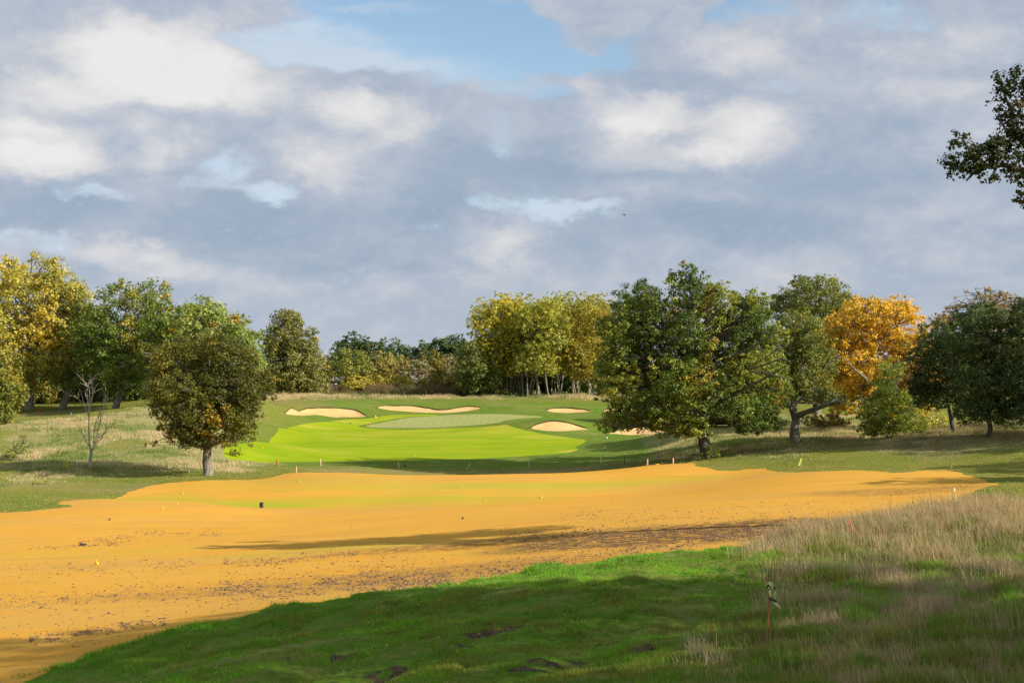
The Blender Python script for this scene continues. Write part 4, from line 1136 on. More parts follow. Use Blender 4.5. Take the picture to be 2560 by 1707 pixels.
# right side
make_tree('oak_tree', 'tall green oak rising behind and right of the big oak', 'tree', (2040, 1020), 178,
          [(2040, 712, 52, 28), (2005, 755, 55, 44), (1950, 738, 18, 14), (1945, 770, 30, 20), (2085, 745, 44, 36), (2140, 768, 36, 28), (2060, 790, 66, 44), (2120, 820, 50, 50), (2000, 830, 60, 50), (2165, 800, 24, 30)],
          'oakfar', 20, 0.28, 2.2, 0.95, seed=201, gaps=0.1)
make_tree('oak_tree', 'oak with a leaning limb just right of the big oak, shaded trunk in the rough', 'tree', (1985, 1104), 122,
          [(1965, 860, 56, 48), (2020, 835, 54, 50), (1990, 800, 50, 30), (2005, 905, 66, 46), (1945, 930, 36, 46), (1975, 965, 50, 36), (2050, 975, 46, 34), (2060, 900, 30, 50), (1955, 1000, 26, 26), (2090, 1000, 30, 16)],
          [(0.105, 0.135, 0.025), (0.17, 0.185, 0.034), (0.25, 0.235, 0.045)], 28, 0.18, 2.2, 0.66, seed=202, accents=(0.04, OR), fork=0.30, gaps=0.14,
          limbs=[(0.30, (1990, 1040, 0), (2020, 1025, -1), (2060, 1010, -2), (2100, 990, -2.5)), (0.25, (1985, 1045, 0), (1970, 1020, -1), (1955, 1000, -2), (1940, 960, -2))])
make_tree('orange_tree', 'bright orange autumn tree on the right', 'tree', (2190, 1085), 134,
          [(2160, 785, 60, 30), (2215, 785, 50, 28), (2262, 795, 34, 26), (2110, 800, 36, 26), (2088, 850, 44, 36), (2058, 872, 32, 34), (2180, 842, 70, 42), (2255, 855, 44, 40), (2130, 900, 56, 40), (2220, 915, 56, 44), (2120, 965, 46, 30), (2290, 890, 26, 50), (2060, 910, 20, 20), (2180, 970, 50, 30), (2270, 960, 34, 40), (2120, 1010, 36, 24), (2300, 990, 30, 44), (2075, 830, 24, 24), (2310, 850, 34, 40), (2325, 920, 26, 40), (2150, 760, 30, 14), (2240, 760, 26, 14), (2160, 940, 60, 44), (2045, 930, 22, 22)],
          'orange', 22, 0.20, 2.5, 0.62, seed=203, gaps=0.10, bark=M_BARK, accents=(0.14, (0.26, 0.26, 0.04)), sprig=0.3, branch_vis=1.3,
          limbs=[(0.22, (2190, 1000, 0), (2230, 955, -5), (2265, 930, -6.5), (2295, 918, -7)), (0.2, (2180, 1000, 0), (2130, 945, -5), (2095, 925, -6.5), (2065, 895, -7)), (0.16, (2190, 960, -2), (2215, 925, -5), (2245, 890, -6), (2270, 850, -6.5))])
make_tree('young_oak', 'low spreading green and yellow oak in front of the orange tree', 'tree', (2215, 1102), 121,
          [(2238, 970, 50, 44), (2205, 1020, 50, 44), (2268, 1020, 46, 42), (2190, 1055, 44, 32), (2245, 1065, 40, 26), (2170, 1070, 26, 20), (2305, 1055, 28, 28), (2160, 1030, 16, 14), (2230, 925, 26, 22)],
          [(0.12, 0.17, 0.026), (0.22, 0.26, 0.038), (0.44, 0.38, 0.05)], 10, 0.17, 2.2, 0.58, seed=204, accents=(0.10, YE), gaps=0.1, sprig=0.3)
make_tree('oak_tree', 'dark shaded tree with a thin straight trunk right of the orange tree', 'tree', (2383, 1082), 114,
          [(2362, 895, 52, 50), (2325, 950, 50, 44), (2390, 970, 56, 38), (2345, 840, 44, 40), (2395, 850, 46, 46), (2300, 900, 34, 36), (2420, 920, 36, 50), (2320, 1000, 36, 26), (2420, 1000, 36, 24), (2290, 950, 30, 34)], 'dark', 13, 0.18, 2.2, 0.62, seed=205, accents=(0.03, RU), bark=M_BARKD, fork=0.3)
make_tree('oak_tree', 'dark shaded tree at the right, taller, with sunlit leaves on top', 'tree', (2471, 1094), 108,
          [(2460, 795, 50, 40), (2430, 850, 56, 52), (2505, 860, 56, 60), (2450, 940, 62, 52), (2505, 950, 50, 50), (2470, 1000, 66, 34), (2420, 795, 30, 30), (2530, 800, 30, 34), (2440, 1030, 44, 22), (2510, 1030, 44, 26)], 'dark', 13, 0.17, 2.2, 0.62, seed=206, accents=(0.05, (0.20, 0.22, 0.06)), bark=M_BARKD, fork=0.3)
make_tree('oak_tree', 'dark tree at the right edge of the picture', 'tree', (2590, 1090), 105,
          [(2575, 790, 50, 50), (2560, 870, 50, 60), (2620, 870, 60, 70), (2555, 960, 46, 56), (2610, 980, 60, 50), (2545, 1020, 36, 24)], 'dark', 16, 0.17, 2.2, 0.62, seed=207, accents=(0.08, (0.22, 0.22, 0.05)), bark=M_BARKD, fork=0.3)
make_tree('oak_tree', 'thin bronze oak top showing above the dark trees at the right', 'tree', (2470, 1060), 142,
          [(2415, 745, 16, 16), (2440, 720, 12, 12), (2475, 738, 26, 12), (2520, 748, 24, 12), (2395, 765, 12, 10), (2545, 765, 26, 20), (2470, 775, 40, 20), (2350, 800, 30, 14), (2590, 760, 30, 20), (2400, 800, 50, 30), (2500, 810, 60, 30)],
          'brown', 18, 0.20, 1.3, 0.5, seed=208, gaps=0.3, bark=M_BARK, sprig=0.4, branch_vis=1.2)
make_tree('shrub', 'russet and green bush left of the low oak', 'shrub', (2065, 1085), 138,
          [(2070, 1060, 40, 22), (2040, 1070, 30, 16), (2100, 1068, 26, 16), (2030, 1050, 16, 14)], [(0.12, 0.12, 0.03), (0.22, 0.17, 0.04), (0.32, 0.16, 0.04)], 3, 0.18, 1.8, 0.5, seed=209, sprig=0.5, branch_vis=0.5)
make_tree('shrub', 'straggly yellow green bush on the rough at the left edge', 'shrub', (45, 1145), 121,
          [(45, 1112, 28, 18), (25, 1126, 22, 14), (62, 1126, 22, 14), (10, 1140, 18, 10), (68, 1100, 14, 10)], [(0.16, 0.19, 0.05), (0.25, 0.27, 0.07), (0.42, 0.37, 0.07)], 3, 0.12, 0.8, 0.45, seed=210, sprig=0.6, gaps=0.2, branch_vis=0.6)
for i, (px, py, ps, pl, lab) in enumerate([(158, 1172, 9, 'lemon', 'tiny yellow green bush left of the dead tree'), (104, 1212, 8, 'gold', 'tiny yellow sapling in the grass at the far left'), (152, 1142, 7, 'olive', 'tiny green sapling in shade left of the dead tree'),
                                           (365, 1120, 7, 'olive', 'tiny green sapling on the mound left of the medium oak'), (1090, 985, 9, 'dark', 'tiny dark bush on the far bank'), (1775, 1150, 16, 'mix', 'brambles and ivy around the foot of the big oak'), (1745, 1115, 9, 'olive', 'small sprout beside the trunk of the big oak'),
                                           (2290, 1080, 20, 'oakfar', 'small blue green bush beside the thin straight trunk'), (2345, 1068, 18, 'lemon', 'small sunlit bush behind the thin straight trunk'), (2420, 1068, 18, 'olive', 'small olive bush between the two dark trees'), (2530, 1075, 26, 'dark', 'dark bush under the tree at the right edge'), (590, 1140, 10, 'olive', 'small green bush right of the medium oak trunk')]):
    x0, y0, z0 = at(px, py)
    make_tree('shrub', lab, 'shrub', (px, py), min(y0, 260), [(px, py - ps, ps * 1.1, ps), (px - ps * .7, py - ps * .5, ps * .7, ps * .6), (px + ps * .7, py - ps * .6, ps * .7, ps * .6)], pl, 2, 0.15 if y0 < 160 else 0.3, 1.6, 0.3, seed=220 + i, back=False, sprig=0.5, branch_vis=0.4)

# far wood closing the right and left background
for i in range(11):
    px = 1560 + i * 118; topp = [870, 880, 865, 880, 890, 880, 860, 850, 840, 850, 840][i]
    pos = ['leftmost', 'second', 'third', 'fourth', 'fifth', 'sixth', 'seventh', 'eighth', 'ninth', 'tenth', 'rightmost'][i]
    make_tree('far_tree', '%s of the far trees seen between the right-hand oaks' % pos, 'tree', (px, 985), 262, [(px, topp + 34, 50, 34), (px - 40, topp + 60, 44, 34), (px + 40, topp + 62, 44, 34), (px, topp + 90, 74, 34)], ['oakfar', 'olive', 'dark'][i % 3], 12, 0.42, 1.9, 1.2, seed=240 + i,
              group='far trees behind the right-hand oaks', back=False, branch_vis=0.3)
for i in range(6):
    px = -120 + i * 130
    pos = ['leftmost', 'second', 'third', 'fourth', 'fifth', 'rightmost'][i]
    make_tree('far_tree', '%s of the far trees filling the back of the left wood' % pos, 'tree', (px, 1000), 225, [(px, 880, 60, 50), (px - 40, 930, 50, 50), (px + 40, 930, 50, 50), (px, 975, 70, 30)], ['dark', 'oakfar'][i % 2], 14, 0.38, 2.0, 1.2, seed=260 + i,
              group='far trees at the back of the left wood', back=False, branch_vis=0.3)

# the overhanging oak at the upper right and its neighbours outside the frame (their shadows cross the fairway)
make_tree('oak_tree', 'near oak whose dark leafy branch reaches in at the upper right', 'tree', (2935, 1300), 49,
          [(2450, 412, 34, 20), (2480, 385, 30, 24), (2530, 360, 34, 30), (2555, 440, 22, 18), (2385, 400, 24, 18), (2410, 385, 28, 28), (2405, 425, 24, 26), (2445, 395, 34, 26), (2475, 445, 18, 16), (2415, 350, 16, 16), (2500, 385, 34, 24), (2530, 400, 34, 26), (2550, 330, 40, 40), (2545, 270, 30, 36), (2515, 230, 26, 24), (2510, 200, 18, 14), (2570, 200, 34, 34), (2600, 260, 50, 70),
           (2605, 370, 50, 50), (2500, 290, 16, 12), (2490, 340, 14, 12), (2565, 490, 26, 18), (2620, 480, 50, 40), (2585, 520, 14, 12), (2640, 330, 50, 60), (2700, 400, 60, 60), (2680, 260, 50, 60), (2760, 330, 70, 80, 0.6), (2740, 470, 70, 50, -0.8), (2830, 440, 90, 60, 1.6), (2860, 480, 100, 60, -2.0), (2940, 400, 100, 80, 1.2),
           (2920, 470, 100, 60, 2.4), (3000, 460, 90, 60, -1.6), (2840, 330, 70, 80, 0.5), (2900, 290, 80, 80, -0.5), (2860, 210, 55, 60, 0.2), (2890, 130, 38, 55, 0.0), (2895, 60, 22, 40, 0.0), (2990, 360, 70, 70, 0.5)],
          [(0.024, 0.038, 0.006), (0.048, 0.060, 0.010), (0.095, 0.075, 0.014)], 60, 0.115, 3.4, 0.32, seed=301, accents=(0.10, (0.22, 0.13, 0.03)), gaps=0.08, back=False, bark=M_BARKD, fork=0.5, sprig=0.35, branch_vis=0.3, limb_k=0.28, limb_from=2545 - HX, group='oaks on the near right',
          limbs=[(0.16, (2760, 470, 0), (2640, 430, 0), (2560, 425, 0), (2520, 412, 0), (2490, 410, 0), (2455, 418, 0), (2425, 420, 0)), (0.05, (2460, 417, 0), (2440, 430, 0), (2420, 450, 0)), (0.05, (2500, 408, 0), (2490, 430, 0), (2480, 450, 0)), (0.05, (2470, 412, 0), (2445, 390, 0), (2420, 360, 0), (2412, 345, 0)), (0.08, (2600, 425, 0), (2565, 360, 0), (2545, 300, 0), (2520, 240, 0), (2510, 200, 0)), (0.05, (2560, 350, 0), (2520, 320, 0), (2500, 292, 0))])


def big_oak(name, lab, X, Yb, H, rad, seed, pal='oak'):
    r_ = np.random.default_rng(seed)
    lb = []
    for k_ in range(15):
        a_ = k_ * 2.4; f_ = math.sqrt((k_ + 0.5) / 15)
        lb.append((math.cos(a_) * rad * 0.72 * f_, H * (0.80 - 0.42 * f_ * r_.uniform(0.4, 1.25)), rad * 0.42, H * 0.17, math.sin(a_) * rad * 0.72 * f_))
    make_tree(name, lab, 'tree', (X, 0), Yb, lb, pal, H * 0.06, 0.17, 1.25, 0.65, seed=seed, world=True, back=False, group='oaks on the near right', bark=M_BARKD, fork=0.45)


big_oak('oak_tree', 'oak just outside the right edge, beside the tall grass', 22.5, 20.5, 19.5, 8.5, 311)
big_oak('oak_tree', 'oak to the right of the viewpoint, nearest of all', 20.5, 8.5, 15.0, 7, 312)
big_oak('oak_tree', 'oak to the right and behind the viewpoint', 36, 8, 19.0, 8.0, 313)
big_oak('oak_tree', 'oak outside the right edge level with the hooked end of the sand', 48, 74, 15.0, 5.0, 314)
big_oak('oak_tree', 'oak outside the right edge shading the dark trees', 58, 96, 17.0, 8.5, 315)
big_oak('oak_tree', 'second oak outside the right edge shading the dark trees', 55, 82, 15.5, 5.5, 316)
big_oak('oak_tree', 'third oak outside the right edge beyond the dark trees', 66, 112, 17.0, 9.0, 317)

# dead tree on the left mound
root = empty('dead_tree', ((225 - HX) / FPX * 113, 113, 0)); root.location.z = ground(root.location.x, 113)
tag(root, 'bare dead tree with pale upright branches on the left mound', 'tree')
mb = MB(); r = np.random.default_rng(5); s = 113 / FPX


def dp(px, py, d=0): return np.array([(px - 225) * s, d, (1173 - py) * s])


mb.add(*tube([dp(228, 1183), dp(228, 1170), dp(227, 1150), dp(230, 1135), dp(226, 1120), dp(223, 1080), dp(224, 1040), dp(220, 1000), dp(218, 970)], [0.24, 0.18, 0.13, 0.11, 0.085, 0.06, 0.045, 0.03, 0.012], 9))
mains = [[(229, 1135), (236, 1110), (243, 1080), (246, 1050), (252, 1010), (262, 985)], [(226, 1120), (214, 1100), (207, 1085), (200, 1080), (185, 1078)], [(224, 1050), (229, 1010), (230, 975), (228, 962)], [(224, 1045), (217, 1020), (209, 1010), (207, 1000)],
         [(232, 1130), (240, 1120), (252, 1095), (270, 1085), (290, 1070)], [(224, 1030), (232, 1010), (240, 985), (243, 975)], [(236, 1110), (234, 1085), (237, 1060), (240, 1040)], [(243, 1080), (250, 1060), (257, 1030), (262, 1020)], [(240, 1110), (250, 1100), (262, 1075), (278, 1062), (300, 1055)], [(246, 1050), (256, 1025), (270, 1003)], [(218, 1000), (212, 985), (214, 968)]]
for mpts in mains:
    d_ = r.uniform(-1, 1)
    pts = [dp(a, b, d_ * i_ * 0.35) for i_, (a, b) in enumerate(mpts)]
    mb.add(*tube(pts, np.linspace(0.045, 0.013, len(pts)), 6))
    for _ in range(7):
        k_ = r.integers(1, len(pts)); q0 = pts[k_]
        mb.limb(q0, q0 + np.array([r.normal(0, 0.5), r.normal(0, 0.4), abs(r.normal(0.7, 0.35))]), 0.016, 0.006, r, 0.1, 4, 4)
mb.build('trunk', M_DEAD, root)

# dry red-brown weeds at the foot of the hedgerow
r = np.random.default_rng(77)
n = 26000
px = r.uniform(640, 1260, n); yy = r.uniform(236, 247, n)
x = (px - HX) / FPX * yy
nz = fbm(px * 0.02, yy * 0.2, 4, 71)
k = r.uniform(0, 1, n) < sstep(nz, 0.3, 0.6)
x, yy, nz = x[k], yy[k], nz[k]
h = 0.7 + 1.3 * sstep(nz, 0.4, 0.7) * r.uniform(0.6, 1.1, len(x))


def weed_col(X, Y, i, r):
    n = fbm(X * 0.12, Y * 0.12, 3, 72)
    return lerp((0.23, 0.15, 0.09), (0.20, 0.18, 0.08), sstep(n, 0.4, 0.65)) * r.uniform(0.7, 1.35, len(X))[:, None]


blades('dry_weeds', x, yy, h, 0.09, 4, 0.25, weed_col, 0.2, 9, label='band of dry reddish weeds below the hedgerow')

# ------------------------------------------------------------------ clods, fallen leaves
def hull_bits(name, px, py, size, flat, mat, seed, colr, label, zoff=0.0):
    r = np.random.default_rng(seed)
    x, y = hit(px, py)
    x, y = x[:], y[:]
    z = surf(x, y) + zoff
    n = len(x)
    base = np.array([(1, 0, 0), (0, 1, 0), (-1, 0, 0), (0, -1, 0), (.55, .55, .75), (-.6, .5, .7), (-.5, -.6, .8), (.6, -.5, .65), (0, 0, -.4)], float)
    F0 = np.array([(0, 1, 4), (1, 2, 5), (2, 3, 6), (3, 0, 7), (1, 5, 4), (2, 6, 5), (3, 7, 6), (0, 4, 7), (4, 5, 6), (4, 6, 7)])
    a = r.uniform(0, 2 * pi, n); sz = size * r.lognormal(0, 0.45, n)
    B = base[None] * r.uniform(0.7, 1.3, (n, 9, 3))
    X = (B[..., 0] * np.cos(a)[:, None] - B[..., 1] * np.sin(a)[:, None] * 0.7) * sz[:, None] + x[:, None]
    Yv = (B[..., 0] * np.sin(a)[:, None] + B[..., 1] * np.cos(a)[:, None] * 0.7) * sz[:, None] + y[:, None]
    Z = B[..., 2] * sz[:, None] * flat + z[:, None]
    V = np.stack([X, Yv, Z], -1).reshape(-1, 3)
    F = (np.arange(n)[:, None, None] * 9 + F0[None]).reshape(-1, 3)
    C = np.repeat(np.array(colr)[None] * r.uniform(0.6, 1.5, (n, 1)), 9, 0)
    o = mesh_np(name, V, F, mat, colr=C)
    tag(o, label, kind='stuff')


m_clod, t = mat_new('soil_clod')
a = t.n('ShaderNodeAttribute', attribute_name='Col'); p = t.n('ShaderNodeBsdfPrincipled'); t.l(a.outputs['Color'], p.inputs['Base Color']); p.inputs['Roughness'].default_value = 1
o = t.n('ShaderNodeOutputMaterial'); t.l(p.outputs[0], o.inputs[0])
r = np.random.default_rng(91)
cx_, cy_ = [], []


def band(n, x0, y0, x1, y1, sp, sk=0.35):
    n = int(n * 3.2); px = r.uniform(x0, x1, n); f = (px - x0) / (x1 - x0)
    py = y0 + (y1 - y0) * f + r.normal(0, sp, n) + 6 * np.sin(px * 0.012)
    # clustered: keep where noise is high
    k = r.uniform(0, 1, n) < (0.12 + 0.88 * sstep(fbm(px * 0.035, py * 0.16, 4, 95), 0.38, 0.68)) * 0.8
    cx_.append(px[k]); cy_.append(py[k])


band(4000, 550, 1465, 1500, 1418, 17); band(2600, 900, 1460, 1600, 1400, 14); band(900, -20, 1500, 700, 1468, 12); band(1100, 700, 1478, 1300, 1450, 10)
band(700, 80, 1588, 420, 1555, 6); band(3000, 1250, 1345, 2050, 1318, 11); band(900, 1500, 1370, 1900, 1330, 10); band(420, 560, 1402, 900, 1385, 5)
band(500, 200, 1350, 560, 1330, 6); band(420, 0, 1420, 500, 1412, 12); band(700, 1400, 1300, 2250, 1260, 14); band(330, 1400, 1295, 2000, 1290, 12); band(330, 2150, 1234, 2440, 1215, 5); band(260, 1300, 1365, 1700, 1365, 8)
band(300, 80, 1360, 330, 1358, 3); band(600, 0, 1560, 1000, 1400, 60); band(600, 600, 1400, 1700, 1380, 25)
px = np.concatenate(cx_); py = np.concatenate(cy_)
xw, yw = hit(px, py)
k = sdist(xw, yw, Z_SAND) > 0.25
hull_bits('soil_clods', px[k], py[k], 0.025, 0.5, m_clod, 92, (0.20, 0.115, 0.055), 'scattered brown soil clods on the sand')

# fallen leaves on lawn
px = np.concatenate([r.uniform(150, 1850, 230), r.uniform(900, 2500, 90), r.uniform(1300, 1850, 90)]); py = np.concatenate([r.uniform(1400, 1700, 230), r.uniform(1500, 1700, 90), r.uniform(1395, 1440, 90)])
xw, yw = hit(px, py); k = (sdist(xw, yw, Z_SAND) < -0.2)
xw, yw = xw[k], yw[k]
n = len(xw); zz = surf(xw, yw) + 0.07
a = r.uniform(0, 2 * pi, n); sz = r.uniform(0.025, 0.05, n)
q = np.array([(-1, 0, 0), (-.2, .55, .15), (1, 0, .2), (-.2, -.55, .1)])
V = np.empty((n, 4, 3))
V[..., 0] = xw[:, None] + (q[None, :, 0] * np.cos(a)[:, None] - q[None, :, 1] * np.sin(a)[:, None]) * sz[:, None]
V[..., 1] = yw[:, None] + (q[None, :, 0] * np.sin(a)[:, None] + q[None, :, 1] * np.cos(a)[:, None]) * sz[:, None]
V[..., 2] = zz[:, None] + q[None, :, 2] * sz[:, None] * 2 + 0.01
C = np.where(r.uniform(0, 1, n)[:, None] < .5, np.array([[0.55, 0.36, 0.05]]), np.array([[0.42, 0.20, 0.10]])) * r.uniform(0.7, 1.2, (n, 1))
tag(mesh_np('fallen_leaves', V.reshape(-1, 3), np.arange(n * 4).reshape(-1, 4), M_LEAF, colr=np.repeat(C, 4, 0)), 'fallen yellow and brown leaves on the lawn', kind='stuff')

# turf lips over the back edges of the bunkers
m_lip = simple('turf_lip', (0.075, 0.07, 0.025), 1.0, 0.5, 3.0)
for i, zb in enumerate(Z_BUNK):
    n = len(zb); cen = zb.mean(0)
    cz_ = height(zb[:, 0], zb[:, 1])
    # back half: points farther than the line between the two side tips
    li, ri = int(np.argmin(zb[:, 0] / zb[:, 1])), int(np.argmax(zb[:, 0] / zb[:, 1]))
    order = [j % n for j in range(li, li + n + 1)]
    pa = []
    for j in order:
        pa.append(j)
        if j == ri: break
    pb = [j for j in order if j not in pa] + []
    if zb[pa].mean(0)[1] < zb[pb].mean(0)[1] if pb else False:
        pa = [ri] + pb + [li]
    pts = zb[pa]
    z = height(pts[:, 0], pts[:, 1])
    rr = np.sin(np.linspace(0.06, pi - 0.06, len(pts))) ** 0.5
    nzv = fbm(pts[:, 0] * 0.9, pts[:, 1] * 0.9, 3, 66 + i)
    path = np.stack([pts[:, 0], pts[:, 1], z + 0.05], 1)
    V_, F_ = tube(path, 0.12 * rr * (0.5 + nzv), 6)
    # the lip is part of its bunker
    bo = [o_ for o_ in bpy.data.objects if o_.name.startswith('bunker')][i]
    mesh_np('turf_lip', V_, F_, m_lip, bo)

# ------------------------------------------------------------------ small things
def stake_mesh(h, w, top_taper=0.85, lean=(0, 0), point=True):
    """squared timber peg with a chamfered head and pointed foot"""
    lv = [(-0.25, 0.1), (0, 1), (h * 0.5, 1), (h - w * 0.4, 1), (h, top_taper)]
    V, F = [], []
    for z, k_ in lv:
        for sx, sy in ((-1, -1), (1, -1), (1, 1), (-1, 1)):
            V.append((sx * w / 2 * k_ + lean[0] * max(z, 0), sy * w * 0.35 * k_ + lean[1] * max(z, 0), z))
    for i_ in range(len(lv) - 1):
        for j in range(4):
            F.append((i_ * 4 + j, i_ * 4 + (j + 1) % 4, i_ * 4 + 4 + (j + 1) % 4, i_ * 4 + 4 + j))
    F.append((0, 3, 2, 1)); n_ = len(lv) * 4; F.append((n_ - 4, n_ - 3, n_ - 2, n_ - 1))
    return np.array(V), np.array(F)


m_wood = simple('pale_wood', (0.62, 0.46, 0.27), 0.8, 0.25, 20)
m_red = simple('red_paint', (0.52, 0.10, 0.06), 0.6, 0.25, 12)
m_rust = simple('rusty_steel', (0.46, 0.145, 0.07), 0.85, 0.5, 30)
m_orange = simple('orange_paint', (0.80, 0.18, 0.09), 0.6, 0.2, 14)
m_yellow = simple('yellow_plastic', (0.80, 0.58, 0.02), 0.5, 0.12, 10)
m_lime = simple('pale_yellow_tape', (0.82, 0.82, 0.36), 0.5, 0.2, 25)
m_ytape = simple('yellow_tape', (0.75, 0.72, 0.10), 0.5, 0.15, 25)
m_black = simple('black_plastic', (0.028, 0.028, 0.03), 0.5, 0.4, 12)
m_btape = simple('black_tape', (0.02, 0.02, 0.026), 0.35, 0.3, 25)
m_white = simple('white_plastic', (0.80, 0.78, 0.74), 0.5, 0.08, 10)


def placed(name, mb_or_vf, mat, loc, label, cat, group=None):
    V_, F_ = mb_or_vf
    o_ = mesh_np(name, V_, F_, mat); o_.location = loc
    tag(o_, label, cat, group)
    return o_


def stake_at(px, base_py, hpx, wpx, mat, lean, label, name='wooden_stake', Y=None, cat='stake', group=None):
    if Y is None:
        x0, y0, z0 = at(px, base_py)
    else:
        y0 = Y; x0 = (px - HX) / FPX * Y; z0 = ground(x0, y0)
    s_ = y0 / FPX
    zb = CZ - (base_py - HY) * s_
    h_ = max(0.2, hpx * s_ + (zb - z0))
    return placed(name, stake_mesh(h_, wpx * s_, 0.7, (lean, 0)), mat, (x0, y0, z0), label, cat, group)


G_ = 'stakes along the ditch behind the sand'
stake_at(742, 1174, 9, 3.0, m_wood, 0, 'short pale stake at the left corner of the sand edge', Y=110.2, group=G_)
stake_at(693, 1164, 17, 3.2, m_red, 0.02, 'red painted stake left of the ditch', 'red_stake')
stake_at(803, 1164, 18, 3.2, m_wood, -0.12, 'pale stake leaning slightly left, second along the ditch', group=G_)
stake_at(998, 1171, 17, 3.2, m_wood, -0.12, 'pale stake at the left tip of the tree shadow on the bank', group=G_)
stake_at(1168, 1175, 16, 3.4, m_wood, 0.4, 'wooden stake leaning hard to the right on the bank', group=G_)
stake_at(1322.5, 1170, 17, 2.8, m_wood, 0, 'thin shaded wooden stake at the middle of the bank', group=G_)
stake_at(1502, 1157, 19, 3.0, m_lime, 0, 'knotty pale sapling stake with a bare earth ring', group=G_)
stake_at(1618, 1162, 15, 3.2, m_wood, 0, 'pale stake at the sand edge left of the big oak', Y=110.2, group=G_)
stake_at(1682, 1156, 12, 3.2, m_wood, 0, 'short pale stake nearest the big oak at the sand edge', Y=110.6, group=G_)
stake_at(1561, 1160, 22, 1.3, m_black, 0, 'thin dark rod on the lawn left of the big oak', 'metal_rod')
stake_at(2376, 1169, 30, 2.8, m_wood, 0.0, 'pale wooden stake right of the yellow flag', group=None)
stake_at(474, 1184, 12, 4, m_wood, 0, 'small pale stake beside the medium oak trunk')
stake_at(102, 1030, 12, 3, m_red, 0, 'red stake under the golden tree at the left', 'red_stake')
stake_at(178, 1037, 6, 4, simple('blue_plastic', (0.10, 0.22, 0.40), 0.4), 0.25, 'small blue tee marker under the left wood', 'tee_marker', cat='marker')

# thin red stake with a black can at its foot
x0, y0, z0 = at(1014, 1168)
placed('red_stake', stake_mesh(0.75, 0.05, 0.8), m_rust, (x0, y0, z0), 'thin rusty stake behind a black can on the shaded bank', 'stake')


def barrel(h, rad, ribs=3, mat=m_black, loc=(0, 0, 0), label='', name='bucket', cat='bucket'):
    lv = [(0, rad * 0.92)]
    for i_ in range(ribs * 4 + 1):
        f_ = i_ / (ribs * 4)
        lv.append((0.02 * h + f_ * h * 0.94, rad * (0.96 + 0.05 * (i_ % 4 == 0))))
    lv += [(h, rad * 1.02), (h, rad * 0.9), (h * 0.9, rad * 0.88), (h * 0.9, 0.001)]
    S = 20; an = np.arange(S) * 2 * pi / S
    V_ = np.array([(math.cos(a_) * rr_, math.sin(a_) * rr_, z_) for z_, rr_ in lv for a_ in an])
    i_ = np.arange(len(lv) - 1)[:, None] * S; j_ = np.arange(S)[None]
    F_ = np.stack([i_ + j_, i_ + (j_ + 1) % S, i_ + S + (j_ + 1) % S, i_ + S + j_], -1).reshape(-1, 4)
    o_ = mesh_np(name, V_, F_, mat, smooth=False); o_.location = loc; tag(o_, label, cat)
    return o_


x0, y0, z0 = at(655.5, 1267.5)
s_ = y0 / FPX
barrel(13.2 * s_, 4.9 * s_, 3, m_black, (x0, y0, z0), 'black ribbed drum standing on the sand at the left', 'drum', 'drum')
x0, y0, z0 = at(1013, 1165)
barrel(5.5 * y0 / FPX, 2.2 * y0 / FPX, 1, m_black, (x0 + 0.02, y0 - 0.2, z0), 'small black can at the foot of the rusty stake', 'can', 'can')
x0, y0, z0 = at(212, 1360.5)
barrel(3.2 * y0 / FPX, 8.5 * y0 / FPX, 1, m_black, (x0, y0, z0), 'flat black irrigation cover lying on the sand at the left', 'irrigation_cover', 'cover')


def rag(name, px, py, wpx, hpx, mat, label, cat='marker', dark=False, seed=0):
    """small crumpled marker flag lying or standing on the sand, on a short wire"""
    x0, y0, z0 = at(px, py); s_ = y0 / FPX
    r_ = np.random.default_rng(seed)
    root_ = empty(name, (x0, y0, z0)); tag(root_, label, cat)
    W_, H_ = wpx * s_, hpx * s_
    nx, nz_ = 5, 4
    V_ = np.array([((i_ / (nx - 1) - 0.5) * W_ * (1 - 0.35 * j_ / (nz_ - 1)), 0.35 * W_ * math.sin(i_ * 1.7 + j_) + r_.normal(0, .03) * W_, 0.02 + H_ * j_ / (nz_ - 1) * (1 - 0.25 * abs(i_ / (nx - 1) - 0.3))) for j_ in range(nz_) for i_ in range(nx)])
    F_ = np.array([(j_ * nx + i_, j_ * nx + i_ + 1, (j_ + 1) * nx + i_ + 1, (j_ + 1) * nx + i_) for j_ in range(nz_ - 1) for i_ in range(nx - 1)])
    mesh_np('flag', V_, F_, mat, root_)
    Vt, Ft = tube([(0, 0.01, -0.05), (0, 0.012, H_ * 0.5), (0.01, 0.01, H_ * 1.02)], [0.012, 0.012, 0.01], 5)
    mesh_np('wire', Vt, Ft, m_black, root_)


GY = [(246, 1409, 8, 11, 'yellow marker flag drooping on the near sand at the left'), (445, 1259, 5, 4, 'tiny yellow marker on the sand left of the black drum, lower right of a pair'), (459, 1234, 5, 4, 'tiny yellow marker on the sand below the medium oak'),
      (409, 1272, 4, 7, 'small yellow marker with a dark foot near the crest of the left sand'), (1352, 1243, 7, 6, 'yellow marker lying at the middle of the sand'), (1213, 1251, 4, 5, 'tiny yellow marker left of the middle of the sand'), (1152, 1218, 4, 3, 'tiny yellow marker high at the middle of the sand'),
      (749, 1203, 4, 4, 'tiny yellow marker near the left corner of the sand edge'), (657, 1121, 4, 5, 'tiny yellow marker at the left of the bright turf'), (939, 1044, 5, 6, 'yellow marker left of the putting green'), (1038, 1141, 3, 4, 'tiny yellow marker at the near edge of the bright turf')]
for i, (px, py, a_, b_, lab) in enumerate(GY):
    rag('marker_flag', px, py, a_, b_, m_yellow, lab, seed=i)
x0 = (1642 - HX) / FPX * 110.4
barrel(0.13, 0.14, 1, m_yellow, (x0, 110.4, ground(x0, 110.4)), 'yellow cap lying at the crest between two stakes', 'yellow_cap', 'cap')
